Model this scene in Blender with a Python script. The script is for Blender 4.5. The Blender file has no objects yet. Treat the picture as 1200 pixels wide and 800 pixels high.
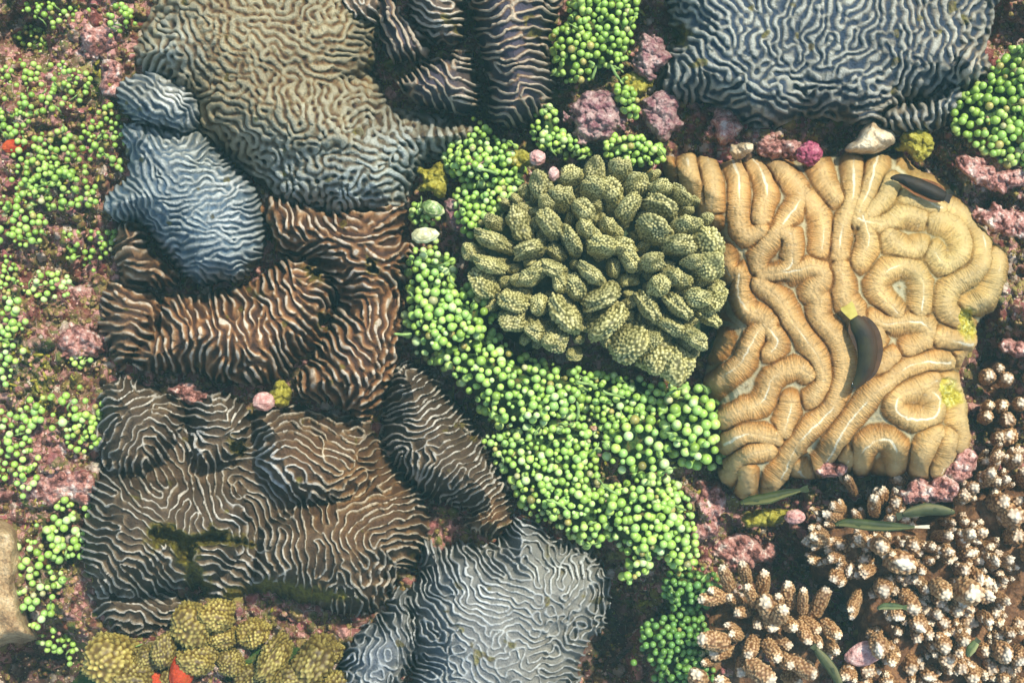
import bpy, bmesh, math, random
import numpy as np
from mathutils import Vector, Matrix, Quaternion
random.seed(7); RNG = np.random.default_rng(11)
SC = bpy.context.scene; COL = SC.collection
S = 0.001            # one photograph pixel at height 0 is a millimetre
HC = 1.6             # camera height over height 0
# ------------------------------------------------------------------ camera, sky, sun, exposure
cam = bpy.data.cameras.new('camera'); cam_o = bpy.data.objects.new('camera', cam); COL.objects.link(cam_o)
cam_o.location = (0, 0, HC); cam.sensor_width = 36; cam.lens = 36 * HC / 1.2; cam.clip_start = .02; cam.clip_end = 100
SC.camera = cam_o
SUN_AZ, SUN_EL = 52, 56     # degrees counter-clockwise from +x, degrees above the horizon
w = bpy.data.worlds.new('World'); SC.world = w; w.use_nodes = True
wn = w.node_tree.nodes; wl = w.node_tree.links
sky = wn.new('ShaderNodeTexSky'); sky.sky_type = 'NISHITA'; sky.sun_disc = False
sky.sun_elevation = math.radians(SUN_EL); sky.sun_rotation = math.radians(90 - SUN_AZ)
bg = wn['Background']; bg.inputs[1].default_value = .15; wl.new(sky.outputs[0], bg.inputs[0])
sl = bpy.data.lights.new('sun', 'SUN'); sl.energy = 3.0; sl.angle = math.radians(2); sl.color = (1, .975, .88)
so = bpy.data.objects.new('sun', sl); COL.objects.link(so)
sd = Vector((math.cos(math.radians(SUN_AZ)) * math.cos(math.radians(SUN_EL)), math.sin(math.radians(SUN_AZ)) * math.cos(math.radians(SUN_EL)), math.sin(math.radians(SUN_EL))))
so.rotation_euler = sd.to_track_quat('Z', 'Y').to_euler()
SC.view_settings.view_transform = 'Standard'; SC.view_settings.look = 'None'; SC.view_settings.exposure = 1.12; SC.view_settings.gamma = 1

# ------------------------------------------------------------------ helpers
def W3(px, py, z):
    k = S * (HC - z) / HC
    return ((px - 600) * k, (400 - py) * k, z)
def tag(o, label=None, cat=None, group=None, kind=None):
    for k, v in (('label', label), ('category', cat), ('group', group), ('kind', kind)):
        if v: o[k] = v
    return o
def empty(name, loc):
    o = bpy.data.objects.new(name, None); o.empty_display_size = .01; o.location = loc; COL.objects.link(o); return o
def mk(name, V, F, mat, attrs=None, smooth=True):
    V = np.asarray(V, dtype=np.float32); F = np.asarray(F, dtype=np.int32)
    me = bpy.data.meshes.new(name); n = F.shape[1]
    me.vertices.add(len(V)); me.vertices.foreach_set('co', V.ravel())
    me.loops.add(F.size); me.loops.foreach_set('vertex_index', F.ravel())
    me.polygons.add(len(F)); me.polygons.foreach_set('loop_start', np.arange(len(F), dtype=np.int32) * n)
    for k, a in (attrs or {}).items():
        me.attributes.new(k, 'FLOAT', 'POINT').data.foreach_set('value', np.asarray(a, dtype=np.float32).ravel())
    me.update(calc_edges=True); me.validate()
    if smooth: me.polygons.foreach_set('use_smooth', np.ones(len(me.polygons), dtype=bool))
    if mat: me.materials.append(mat)
    return me
def ob(name, me, parent=None, loc=None, rot=None, sc=None):
    o = bpy.data.objects.new(name, me); COL.objects.link(o)
    if parent: o.parent = parent
    if loc is not None: o.location = loc
    if rot is not None: o.rotation_mode = 'QUATERNION'; o.rotation_quaternion = rot
    if sc is not None: o.scale = sc
    return o
def sstep(a, b, x):
    t = np.clip((x - a) / (b - a), 0, 1); return t * t * (3 - 2 * t)
def vnoise(x, y, scale, seed, octv=3):
    out = np.zeros(np.shape(x)); a = 1; tot = 0
    for o in range(octv):
        r = np.random.default_rng(seed + o * 77); g = r.random((256, 256))
        u = np.asarray(x) / scale + 37.3; v = np.asarray(y) / scale + 91.7
        iu = np.floor(u).astype(int); iv = np.floor(v).astype(int); fu = u - iu; fv = v - iv
        fu = fu * fu * (3 - 2 * fu); fv = fv * fv * (3 - 2 * fv)
        iu &= 255; iv &= 255; iu1 = (iu + 1) & 255; iv1 = (iv + 1) & 255
        out = out + a * ((g[iv, iu] * (1 - fu) + g[iv, iu1] * fu) * (1 - fv) + (g[iv1, iu] * (1 - fu) + g[iv1, iu1] * fu) * fv)
        tot += a; a *= .5; scale /= 2.03
    return out / tot
def worley(x, y, cell, seed):
    x = np.asarray(x, float); y = np.asarray(y, float); r = np.random.default_rng(seed); T = r.random((256, 256, 3)); ix = np.floor(x / cell).astype(int); iy = np.floor(y / cell).astype(int)
    H = np.zeros(x.shape); I = np.zeros(x.shape)
    for dy in (-1, 0, 1):
        for dx in (-1, 0, 1):
            t = T[(iy + dy) & 255, (ix + dx) & 255]; d = np.hypot((ix + dx + t[..., 0]) * cell - x, (iy + dy + t[..., 1]) * cell - y); rr_ = cell * (.3 + .55 * t[..., 2] ** 1.5)
            h = np.sqrt(np.maximum(0, rr_ * rr_ - d * d)); k = h > H; H = np.where(k, h, H); I = np.where(k, (t[..., 0] * 7.3 + t[..., 2] * 3.1) % 1, I)
    return H, I
def sdist(poly, X, Y):
    """signed distance to a closed polygon, positive inside"""
    P = np.array(poly, float); d2 = np.full(X.shape, 1e12); ins = np.zeros(X.shape, bool)
    for i in range(len(P)):
        ax, ay = P[i]; bx, by = P[(i + 1) % len(P)]
        ex, ey = bx - ax, by - ay; L = ex * ex + ey * ey + 1e-9
        t = np.clip(((X - ax) * ex + (Y - ay) * ey) / L, 0, 1)
        d2 = np.minimum(d2, (X - ax - t * ex) ** 2 + (Y - ay - t * ey) ** 2)
        c = ((ay > Y) != (by > Y)) & (X < ex * (Y - ay) / (ey if abs(ey) > 1e-9 else 1e-9) + ax)
        ins ^= c
    return np.sqrt(d2) * np.where(ins, 1, -1)
def smooth_poly(poly, n=4, closed=True):
    P = [np.array(p, float) for p in poly]; out = []; N = len(P)
    for i in range(N if closed else N - 1):
        g = (lambda k: P[k % N]) if closed else (lambda k: P[min(max(k, 0), N - 1)])
        a, b, c, d = g(i - 1), g(i), g(i + 1), g(i + 2)
        for k in range(n):
            t = k / n
            out.append(.5 * ((2 * b) + (c - a) * t + (2 * a - 5 * b + 4 * c - d) * t * t + (3 * b - a - 3 * c + d) * t ** 3))
    if not closed: out.append(P[-1])
    return np.array(out)
def ell(cx, cy, rx, ry, n=8, rot=0):
    return [(cx + rx * math.cos(t) * math.cos(rot) - ry * math.sin(t) * math.sin(rot), cy + rx * math.cos(t) * math.sin(rot) + ry * math.sin(t) * math.cos(rot)) for t in [6.2832 * k / n for k in range(n)]]
def pois(poly, gap, seed, tries=4000, dens=None):
    sp = smooth_poly(poly, 3); x0, y0 = sp.min(0); x1, y1 = sp.max(0); r = np.random.default_rng(seed)
    n = int(min(12000, max(tries, (x1 - x0) * (y1 - y0) / (gap * gap) * 12))); Q = np.stack([r.uniform(x0, x1, n), r.uniform(y0, y1, n)], 1)
    d = sdist(sp, Q[:, 0], Q[:, 1]); Q = Q[d > 0]; d = d[d > 0]; K = np.zeros((0, 2)); D = []
    for q, dd in zip(Q, d):
        if dens is not None and r.random() > dens(q): continue
        if len(K) == 0 or ((K - q) ** 2).sum(1).min() > gap * gap: K = np.vstack([K, q]); D.append(dd)
    return K, D
# ------------------------------------------------------------------ materials
def lin(c):
    f = lambda v: (v / 255 / 12.92) if v <= 10 else ((v / 255 + .055) / 1.055) ** 2.4
    return (f(c[0]), f(c[1]), f(c[2]), 1)
class NT:
    def __init__(s, name):
        s.m = bpy.data.materials.new(name); s.m.use_nodes = True; s.t = s.m.node_tree; s.b = s.t.nodes['Principled BSDF']
        s.co = s.n('ShaderNodeTexCoord').outputs['Object']
    def n(s, k, **kw):
        x = s.t.nodes.new(k)
        for a, v in kw.items(): setattr(x, a, v)
        return x
    def link(s, a, b): s.t.links.new(a, b)
    def attr(s, name): return s.n('ShaderNodeAttribute', attribute_name=name).outputs['Fac']
    def noise(s, scale, det=3, rough=.6, co=None, out='Fac'):
        x = s.n('ShaderNodeTexNoise'); x.inputs['Scale'].default_value = scale; x.inputs['Detail'].default_value = det; x.inputs['Roughness'].default_value = rough
        s.link(co or s.co, x.inputs['Vector']); return x.outputs[out]
    def vor(s, scale, feat='F1', out='Distance', co=None):
        x = s.n('ShaderNodeTexVoronoi', feature=feat); x.inputs['Scale'].default_value = scale; s.link(co or s.co, x.inputs['Vector']); return x.outputs[out]
    def ramp(s, fac, stops, interp='LINEAR'):
        x = s.n('ShaderNodeValToRGB'); e = x.color_ramp.elements; x.color_ramp.interpolation = interp
        while len(e) < len(stops): e.new(.5)
        for el, (p, c) in zip(e, stops): el.position = p; el.color = lin(c) if len(c) == 3 else c
        s.link(fac, x.inputs[0]); return x.outputs[0]
    def mix(s, f, a, b, bt='MIX'):
        x = s.n('ShaderNodeMix', data_type='RGBA', blend_type=bt)
        for i, v in ((0, f), (6, a), (7, b)):
            if hasattr(v, 'links'): s.link(v, x.inputs[i])
            else: x.inputs[i].default_value = v if not isinstance(v, tuple) else (lin(v) if len(v) == 3 else v)
        return x.outputs[2]
    def mth(s, op, a, b=0.):
        x = s.n('ShaderNodeMath', operation=op)
        for i, v in ((0, a), (1, b)):
            if hasattr(v, 'links'): s.link(v, x.inputs[i])
            else: x.inputs[i].default_value = v
        return x.outputs[0]
    def bump(s, h, dist, strength=1., nrm=None):
        x = s.n('ShaderNodeBump'); x.inputs['Strength'].default_value = strength; x.inputs['Distance'].default_value = dist
        s.link(h, x.inputs['Height'])
        if nrm: s.link(nrm, x.inputs['Normal'])
        return x.outputs[0]
    def fin(s, col, rough=.6, nrm=None, spec=.3, **kw):
        if hasattr(col, 'links'): s.link(col, s.b.inputs['Base Color'])
        else: s.b.inputs['Base Color'].default_value = lin(col)
        s.b.inputs['Roughness'].default_value = rough; s.b.inputs['Specular IOR Level'].default_value = spec
        if nrm: s.link(nrm, s.b.inputs['Normal'])
        for k, v in kw.items(): s.b.inputs[k].default_value = v
        return s.m
DEAD = [(.25, (38, 30, 12)), (.45, (84, 70, 20)), (.6, (120, 112, 34)), (.72, (92, 56, 34)), (.85, (150, 140, 90))]
def coral_mat(name, r1, r2, rough=.55, grain=.0005):
    s = NT(name); a = s.attr('ridge'); nz = s.noise(160, 4)
    a2 = s.mth('ADD', a, s.mth('MULTIPLY', s.mth('SUBTRACT', nz, .5), .22))
    c = s.mix(s.attr('tint'), s.ramp(a2, r1), s.ramp(a2, r2))
    c = s.mix(.55, c, s.ramp(s.noise(22, 4, .65), [(.25, (110, 108, 104)), (.5, (186, 186, 184)), (.75, (255, 252, 240))]), 'MULTIPLY')
    c = s.mix(s.mth('MULTIPLY', s.attr('pale'), s.ramp(a2, [(.25, (20, 20, 20)), (.6, (190, 190, 190))])), c, (226, 226, 218))
    c = s.mix(s.attr('dead'), c, s.ramp(s.noise(90, 5, .7), DEAD))
    c = s.mix(.5, c, s.ramp(s.noise(380, 4, .75), [(.3, (120, 112, 104)), (.5, (214, 212, 206)), (.66, (255, 253, 246))]), 'MULTIPLY')
    n = s.bump(s.noise(420, 4, .75), grain * 3.2, .9); n = s.bump(s.vor(420), grain * 2, .7, n)
    return s.fin(c, .68, n, .2)
def tan_mat():
    s = NT('ochre_ridged_coral'); a = s.attr('ridge'); arc = s.attr('arc')
    saw = s.mth('SINE', s.mth('ADD', s.mth('MULTIPLY', arc, 2 * math.pi / 3.1), s.mth('MULTIPLY', s.noise(120, 2), 5)))
    septa = s.mth('MULTIPLY', saw, s.attr('flank'))
    nz = s.noise(110, 4)
    a2 = s.mth('ADD', a, s.mth('MULTIPLY', s.mth('SUBTRACT', nz, .5), .16))
    a2 = s.mth('ADD', a2, s.mth('MULTIPLY', septa, .024))
    st = [(.02, (186, 180, 150)), (.13, (172, 156, 116)), (.24, (138, 94, 44)), (.42, (170, 120, 62)), (.66, (194, 152, 92)), (.88, (204, 172, 118)), (.99, (226, 212, 176))]
    st2 = [(.02, (196, 194, 160)), (.12, (176, 164, 120)), (.24, (160, 132, 72)), (.42, (176, 144, 82)), (.66, (188, 160, 98)), (.88, (194, 172, 118)), (.99, (224, 214, 180))]
    c = s.mix(s.attr('tint'), s.ramp(a2, st), s.ramp(a2, st2))
    c = s.mix(.5, c, s.ramp(s.noise(26, 4, .65), [(.25, (140, 132, 120)), (.5, (200, 198, 190)), (.75, (255, 252, 240))]), 'MULTIPLY')
    c = s.mix(s.attr('dead'), c, s.ramp(s.noise(90, 5, .7), [(.3, (120, 110, 30)), (.5, (176, 160, 50)), (.7, (196, 200, 130))]))
    n = s.bump(septa, .0003, .7); n = s.bump(s.noise(500, 4, .75), .0014, .9, n); n = s.bump(s.vor(380), .0005, .6, n)
    c = s.mix(s.ramp(s.noise(240, 4, .75), [(.58, (0, 0, 0)), (.68, (110, 110, 110))]), c, (224, 214, 184)); return s.fin(c, .85, n, .12)
def knob_mat(name, lo, hi, tip=None, tipfac=1., obj_var=.25, rough=.5):
    s = NT(name); b = s.attr('bump'); inf = s.n('ShaderNodeObjectInfo').outputs['Random']
    co = s.n('ShaderNodeNewGeometry').outputs['Position']
    c = s.ramp(b, [(.0, lo), (.35, tuple((l + h) // 2 for l, h in zip(lo, hi))), (1., hi)])
    if tip: c = s.mix(s.mth('MULTIPLY', s.attr('tip'), tipfac), c, tip)
    v = s.mth('ADD', s.mth('MULTIPLY', inf, .3), s.mth('MULTIPLY', s.noise(75, 4, .65, co), .8))
    c = s.mix(obj_var, c, s.ramp(v, [(.2, (120, 112, 90)), (.5, (190, 186, 170)), (.8, (255, 250, 225))]), 'MULTIPLY')
    return s.fin(c, rough, s.bump(s.noise(1100, 2, .6, co), .0004, .8), .35)
def bead_mat(name, cols):
    s = NT(name); inf = s.n('ShaderNodeObjectInfo').outputs['Random']; co = s.n('ShaderNodeNewGeometry').outputs['Position']
    c = s.ramp(inf, [(i / (len(cols) - 1), q) for i, q in enumerate(cols)])
    c = s.mix(.35, c, s.ramp(s.noise(300, 3, .6, co), [(.3, (130, 140, 100)), (.6, (230, 240, 215))]), 'MULTIPLY')
    m = s.fin(c, .38, None, .5); s.b.inputs['Subsurface Weight'].default_value = .12; s.b.inputs['Subsurface Radius'].default_value = (.002, .0022, .001); s.b.inputs['Subsurface Scale'].default_value = 1.
    return m
def rock_mat(name, stops, scale=70, rough=.75, bump=.0016):
    s = NT(name); co = s.n('ShaderNodeNewGeometry').outputs['Position']
    c = s.ramp(s.noise(scale, 6, .72, co), stops)
    n = s.bump(s.noise(260, 5, .7, co), bump, .9); n = s.bump(s.vor(330, co=co), bump * .7, .6, n)
    c = s.mix(.5, c, s.ramp(s.noise(420, 3, .7, co), [(.3, (120, 112, 110)), (.65, (255, 255, 250))]), 'MULTIPLY')
    return s.fin(c, rough, n)

PINK = [(.32, (64, 34, 28)), (.42, (120, 74, 62)), (.5, (176, 122, 108)), (.57, (192, 156, 140)), (.65, (226, 214, 196)), (.74, (150, 96, 80))]
M = {
 'olive': coral_mat('olive_tan_meander_coral', [(.12, (66, 43, 27)), (.32, (122, 91, 56)), (.55, (156, 137, 99)), (.85, (174, 162, 128))],
          [(.12, (45, 52, 60)), (.34, (108, 101, 83)), (.6, (147, 151, 137)), (.9, (187, 195, 187))]),
 'blue': coral_mat('slate_blue_meander_coral', [(.06, (86, 108, 126)), (.3, (122, 136, 142)), (.6, (152, 158, 154)), (.9, (186, 192, 186))],
          [(.1, (90, 96, 98)), (.35, (140, 138, 122)), (.65, (172, 168, 148)), (.92, (212, 212, 196))]),
 'knob_dark': coral_mat('plum_and_cream_meander_coral', [(.0, (78, 72, 86)), (.25, (108, 94, 92)), (.45, (152, 116, 84)), (.75, (198, 178, 150))],
          [(.0, (116, 98, 82)), (.25, (150, 128, 104)), (.45, (180, 150, 120)), (.75, (214, 204, 184))]),
 'steel': coral_mat('steel_grey_maze_coral', [(.12, (54, 68, 86)), (.3, (86, 92, 98)), (.5, (142, 140, 126)), (.85, (182, 182, 168))],
          [(.12, (56, 66, 78)), (.3, (104, 90, 74)), (.5, (156, 140, 114)), (.85, (190, 182, 160))]),
 'rust': coral_mat('rust_brown_ridged_coral', [(.04, (78, 52, 38)), (.22, (126, 84, 52)), (.5, (160, 114, 72)), (.72, (186, 146, 104)), (.88, (228, 208, 180))],
          [(.04, (80, 58, 46)), (.22, (118, 88, 60)), (.55, (154, 120, 86)), (.82, (182, 156, 124)), (.96, (214, 200, 180))]),
 'brown': coral_mat('umber_meander_coral_pale_crests', [(.0, (86, 68, 50)), (.2, (112, 92, 68)), (.44, (126, 106, 80)), (.6, (152, 136, 112)), (.9, (214, 204, 184))],
          [(.0, (102, 68, 38)), (.2, (134, 96, 56)), (.44, (146, 110, 68)), (.6, (160, 130, 90)), (.9, (212, 190, 154))]),
 'pale': coral_mat('pale_grey_meander_coral', [(.0, (146, 143, 132)), (.3, (156, 152, 140)), (.5, (164, 161, 150)), (1., (206, 206, 196))],
          [(.0, (104, 112, 122)), (.3, (134, 138, 138)), (.5, (150, 153, 152)), (1., (200, 205, 203))]),
 'tan': tan_mat(),
 'cauli': knob_mat('olive_cauliflower_coral', (88, 84, 38), (240, 230, 162), obj_var=.45),
 'cauli_base': rock_mat('dark_green_coral_base', [(.3, (36, 54, 38)), (.5, (64, 80, 46)), (.7, (110, 108, 58))]),
 'ochre': knob_mat('ochre_cauliflower_coral', (92, 70, 20), (206, 192, 112), obj_var=.8),
 'finger': knob_mat('tan_finger_coral', (116, 76, 40), (216, 180, 130), (240, 228, 200), .65, .4),
 'finger_white': knob_mat('white_tipped_finger_coral', (112, 72, 38), (210, 170, 120), (238, 226, 200), .85, .45),
 'finger_base': rock_mat('brown_finger_coral_base', [(.3, (66, 44, 28)), (.5, (112, 76, 46)), (.7, (160, 118, 76))]),
 'bead': bead_mat('green_sea_grape', [(132, 158, 60), (160, 192, 84), (154, 188, 102), (184, 206, 96), (196, 214, 150)]),
 'bead_lime': bead_mat('lime_sea_grape', [(116, 148, 50), (156, 182, 78), (146, 180, 84), (174, 192, 100)]),
 'bead_dark': bead_mat('dark_green_sea_grape', [(84, 118, 44), (108, 146, 60), (100, 142, 72), (126, 158, 76)]),
 'bead_old': bead_mat('faded_sea_grape', [(150, 140, 66), (176, 160, 92), (120, 112, 50), (196, 190, 140)]),
 'stem': rock_mat('pale_green_runner', [(.3, (104, 134, 60)), (.6, (150, 176, 100)), (.8, (190, 204, 150))], bump=.0004),
 'moss': rock_mat('green_algal_bed', [(.3, (24, 44, 10)), (.5, (50, 80, 20)), (.62, (92, 84, 34)), (.75, (130, 100, 70))]),
 'pink': rock_mat('pink_coralline_crust', PINK),
 'rosy': rock_mat('magenta_coralline_knob', [(.3, (84, 26, 44)), (.45, (140, 52, 76)), (.58, (176, 96, 108)), (.72, (220, 170, 170))]),
 'peach': rock_mat('smooth_rose_nodule', [(.3, (140, 84, 78)), (.45, (196, 142, 130)), (.6, (216, 178, 164)), (.75, (230, 212, 196))], scale=110, bump=.0016),
 'palestone': rock_mat('cream_broken_stone', [(.25, (120, 84, 52)), (.42, (186, 160, 120)), (.6, (222, 206, 170)), (.8, (240, 232, 208))], scale=50),
 'mauve': rock_mat('mauve_grey_rubble', [(.25, (66, 34, 40)), (.42, (130, 84, 86)), (.58, (176, 146, 136)), (.75, (210, 190, 176))], scale=90),
 'rubble': rock_mat('mixed_reef_rubble', [(.28, (50, 30, 22)), (.4, (112, 62, 46)), (.47, (96, 88, 36)), (.53, (150, 132, 70)), (.6, (186, 130, 116)), (.7, (206, 196, 170))], scale=95),
 'orange': rock_mat('orange_sponge', [(.3, (120, 30, 8)), (.5, (176, 58, 18)), (.75, (196, 92, 40))], scale=40, bump=.0008),
 'sandstone': rock_mat('buff_rock', [(.25, (96, 66, 42)), (.42, (150, 118, 78)), (.55, (188, 158, 112)), (.75, (214, 192, 152))], scale=45, bump=.003),
 'yellowturf': rock_mat('yellow_green_turf', [(.3, (80, 70, 14)), (.5, (150, 140, 40)), (.7, (196, 190, 96))], scale=120),
}

# ------------------------------------------------------------------ reef floor
PITS = [(510, 500, 48, .13), (545, 555, 26, .1), (715, 720, 55, .16), (700, 790, 60, .14), (30, 790, 60, .2), (70, 770, 34, .1), (35, 45, 45, .12), (420, 88, 26, .1), (560, 150, 40, .08), (95, 170, 28, .05),
        (90, 325, 40, .05), (1165, 430, 45, .14), (1150, 380, 30, .08), (1160, 500, 35, .12), (905, 650, 60, .13), (1090, 60, 30, .04), (1175, 40, 40, .1), (1160, 240, 28, .08), (640, 145, 30, .05), (330, 472, 40, .03), (1000, 700, 80, .1),
        (1100, 600, 60, .07), (450, 640, 30, .08), (870, 110, 30, .05), (790, 720, 30, .08), (400, 330, 40, .1), (360, 265, 25, .08), (220, 640, 60, .05)]
RISE = [(60, 200, 90, .035), (40, 420, 80, .03), (60, 540, 60, .035), (20, 680, 40, .05), (710, 140, 40, .05), (590, 220, 50, .04), (700, 540, 100, .05), (1170, 150, 50, .05), (300, 760, 100, .03), (830, 600, 25, .04), (880, 175, 60, .04)]
def ground_z(x, y):
    x = np.asarray(x, float); y = np.asarray(y, float)
    z = -.075 + .05 * (vnoise(x, y, 120, 5, 2) - .5)
    for (cx, cy, r, d) in PITS: z = z - .8 * d * np.exp(-((x - cx) ** 2 + (y - cy) ** 2) / (2 * (r * .62) ** 2))
    for (cx, cy, r, d) in RISE: z = z + d * np.exp(-((x - cx) ** 2 + (y - cy) ** 2) / (2 * (r * .7) ** 2))
    n1 = vnoise(x, y, 26, 9, 3); n2 = vnoise(x, y, 9, 19, 3); z = z + worley(x, y, 11, 3)[0] * .0013 + worley(x, y, 6.5, 4)[0] * .0011
    return z + .034 * np.abs(n1 - .5) * 2 + .018 * (n2 - .5) + .012 * np.maximum(0, vnoise(x, y, 14, 29, 2) - .55) * 4
PINKS = [(60, 545, 42, 40), (75, 575, 40, 30), (95, 400, 35, 22), (85, 345, 30, 12), (100, 285, 30, 14), (110, 60, 26, 22), (125, 90, 16, 20), (75, 60, 14, 8), (50, 600, 30, 12), (35, 300, 18, 8), (700, 145, 26, 22), (580, 190, 30, 18),
         (640, 190, 40, 14), (535, 255, 14, 26), (230, 460, 40, 10), (380, 480, 30, 8), (760, 60, 22, 36), (780, 120, 18, 30), (880, 165, 50, 14), (1150, 210, 36, 30), (1180, 240, 40, 24), (820, 590, 22, 22), (830, 620, 22, 18), (890, 650, 40, 22),
         (1090, 560, 34, 14), (350, 715, 40, 12), (100, 160, 40, 16), (70, 235, 50, 20), (1185, 40, 20, 30), (90, 700, 26, 30), (280, 715, 30, 10), (700, 800, 30, 20), (20, 530, 12, 10)]
def lobesum(L, x, y):
    v = np.zeros(np.shape(x))
    for cx, cy, rx, ry in L: v = np.maximum(v, np.exp(-(((x - cx) / rx) ** 2 + ((y - cy) / ry) ** 2)))
    return v
gx = np.concatenate([np.linspace(-1500, -110, 30), np.arange(-100, 1301, 2.), np.linspace(1310, 2700, 30)])
gy = np.concatenate([np.linspace(-1500, -110, 30), np.arange(-100, 901, 2.), np.linspace(910, 2300, 30)])
GX, GY = np.meshgrid(gx, gy); GZ = ground_z(GX, GY)
def grid_faces(mask):
    idx = -np.ones(mask.shape, np.int64); idx[mask] = np.arange(mask.sum())
    q = mask[:-1, :-1] & mask[1:, :-1] & mask[:-1, 1:] & mask[1:, 1:]
    return np.stack([idx[:-1, :-1][q], idx[1:, :-1][q], idx[1:, 1:][q], idx[:-1, 1:][q]], 1)
def floor_mat():
    s = NT('encrusted_reef_floor'); co = s.n('ShaderNodeNewGeometry').outputs['Position']
    base = s.ramp(s.noise(60, 7, .75, co), [(.3, (50, 36, 24)), (.42, (96, 64, 44)), (.5, (134, 92, 70)), (.56, (120, 112, 56)), (.66, (160, 140, 96)), (.8, (190, 174, 140))])
    red = s.ramp(s.noise(85, 6, .75, co), [(.36, (70, 36, 28)), (.5, (134, 76, 62)), (.62, (182, 136, 116))])
    c = s.mix(s.ramp(s.noise(16, 4, .6, co), [(.42, (0, 0, 0)), (.56, (255, 255, 255))]), base, red)
    pk = s.ramp(s.noise(75, 6, .75, co), PINK)
    f = s.mth('MULTIPLY', s.attr('pink'), 1.); f = s.mth('ADD', f, s.mth('MULTIPLY', s.mth('SUBTRACT', s.noise(40, 4, .7, co), .5), 1.2))
    c = s.mix(s.ramp(f, [(.35, (0, 0, 0)), (.6, (255, 255, 255))]), c, pk)
    g = s.mth('ADD', s.attr('moss'), s.mth('MULTIPLY', s.mth('SUBTRACT', s.noise(55, 4, .7, co), .5), 1.))
    c = s.mix(s.ramp(g, [(.4, (0, 0, 0)), (.7, (255, 255, 255))]), c, s.ramp(s.noise(95, 5, .7, co), [(.3, (22, 40, 10)), (.5, (60, 84, 24)), (.65, (110, 112, 50)), (.8, (160, 150, 100))]))
    nodc = s.ramp(s.attr('nod'), [(.0, (220, 164, 150)), (.16, (110, 46, 38)), (.32, (168, 156, 76)), (.46, (84, 66, 42)), (.6, (228, 212, 186)), (.7, (176, 108, 104)), (.84, (110, 124, 50))], 'CONSTANT')
    c = s.mix(s.ramp(s.noise(50, 4, .7, co), [(.38, (90, 90, 90)), (.6, (235, 235, 235))]), c, nodc)
    c = s.mix(s.attr('deep'), c, (40, 44, 42))  # shade of the deep pits painted into the floor colour
    n = s.bump(s.noise(210, 6, .75, co), .004, 1.); n = s.bump(s.vor(300, co=co), .002, .8, n)
    return s.fin(c, .8, n)
MOSSY = [(600, 480, 60, 60), (700, 520, 90, 70), (780, 600, 50, 50), (560, 210, 50, 40), (700, 60, 50, 60), (1170, 130, 50, 50), (60, 200, 40, 60), (20, 440, 60, 60), (60, 650, 40, 60), (800, 740, 50, 60), (700, 200, 60, 20), (110, 110, 20, 30)]
deep = sstep(-.15, -.2, GZ)  # mask for the painted shade, strongest at the pit bottoms
P = np.stack([(GX - 600) * S * (HC - GZ) / HC, (400 - GY) * S * (HC - GZ) / HC, GZ], -1).reshape(-1, 3)
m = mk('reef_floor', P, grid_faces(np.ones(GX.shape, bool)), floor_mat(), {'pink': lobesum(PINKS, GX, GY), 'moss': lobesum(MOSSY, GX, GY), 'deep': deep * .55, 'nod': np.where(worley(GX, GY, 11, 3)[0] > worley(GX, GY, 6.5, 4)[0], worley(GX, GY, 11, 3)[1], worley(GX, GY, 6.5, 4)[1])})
tag(ob('reef_floor', m), kind='structure')

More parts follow.
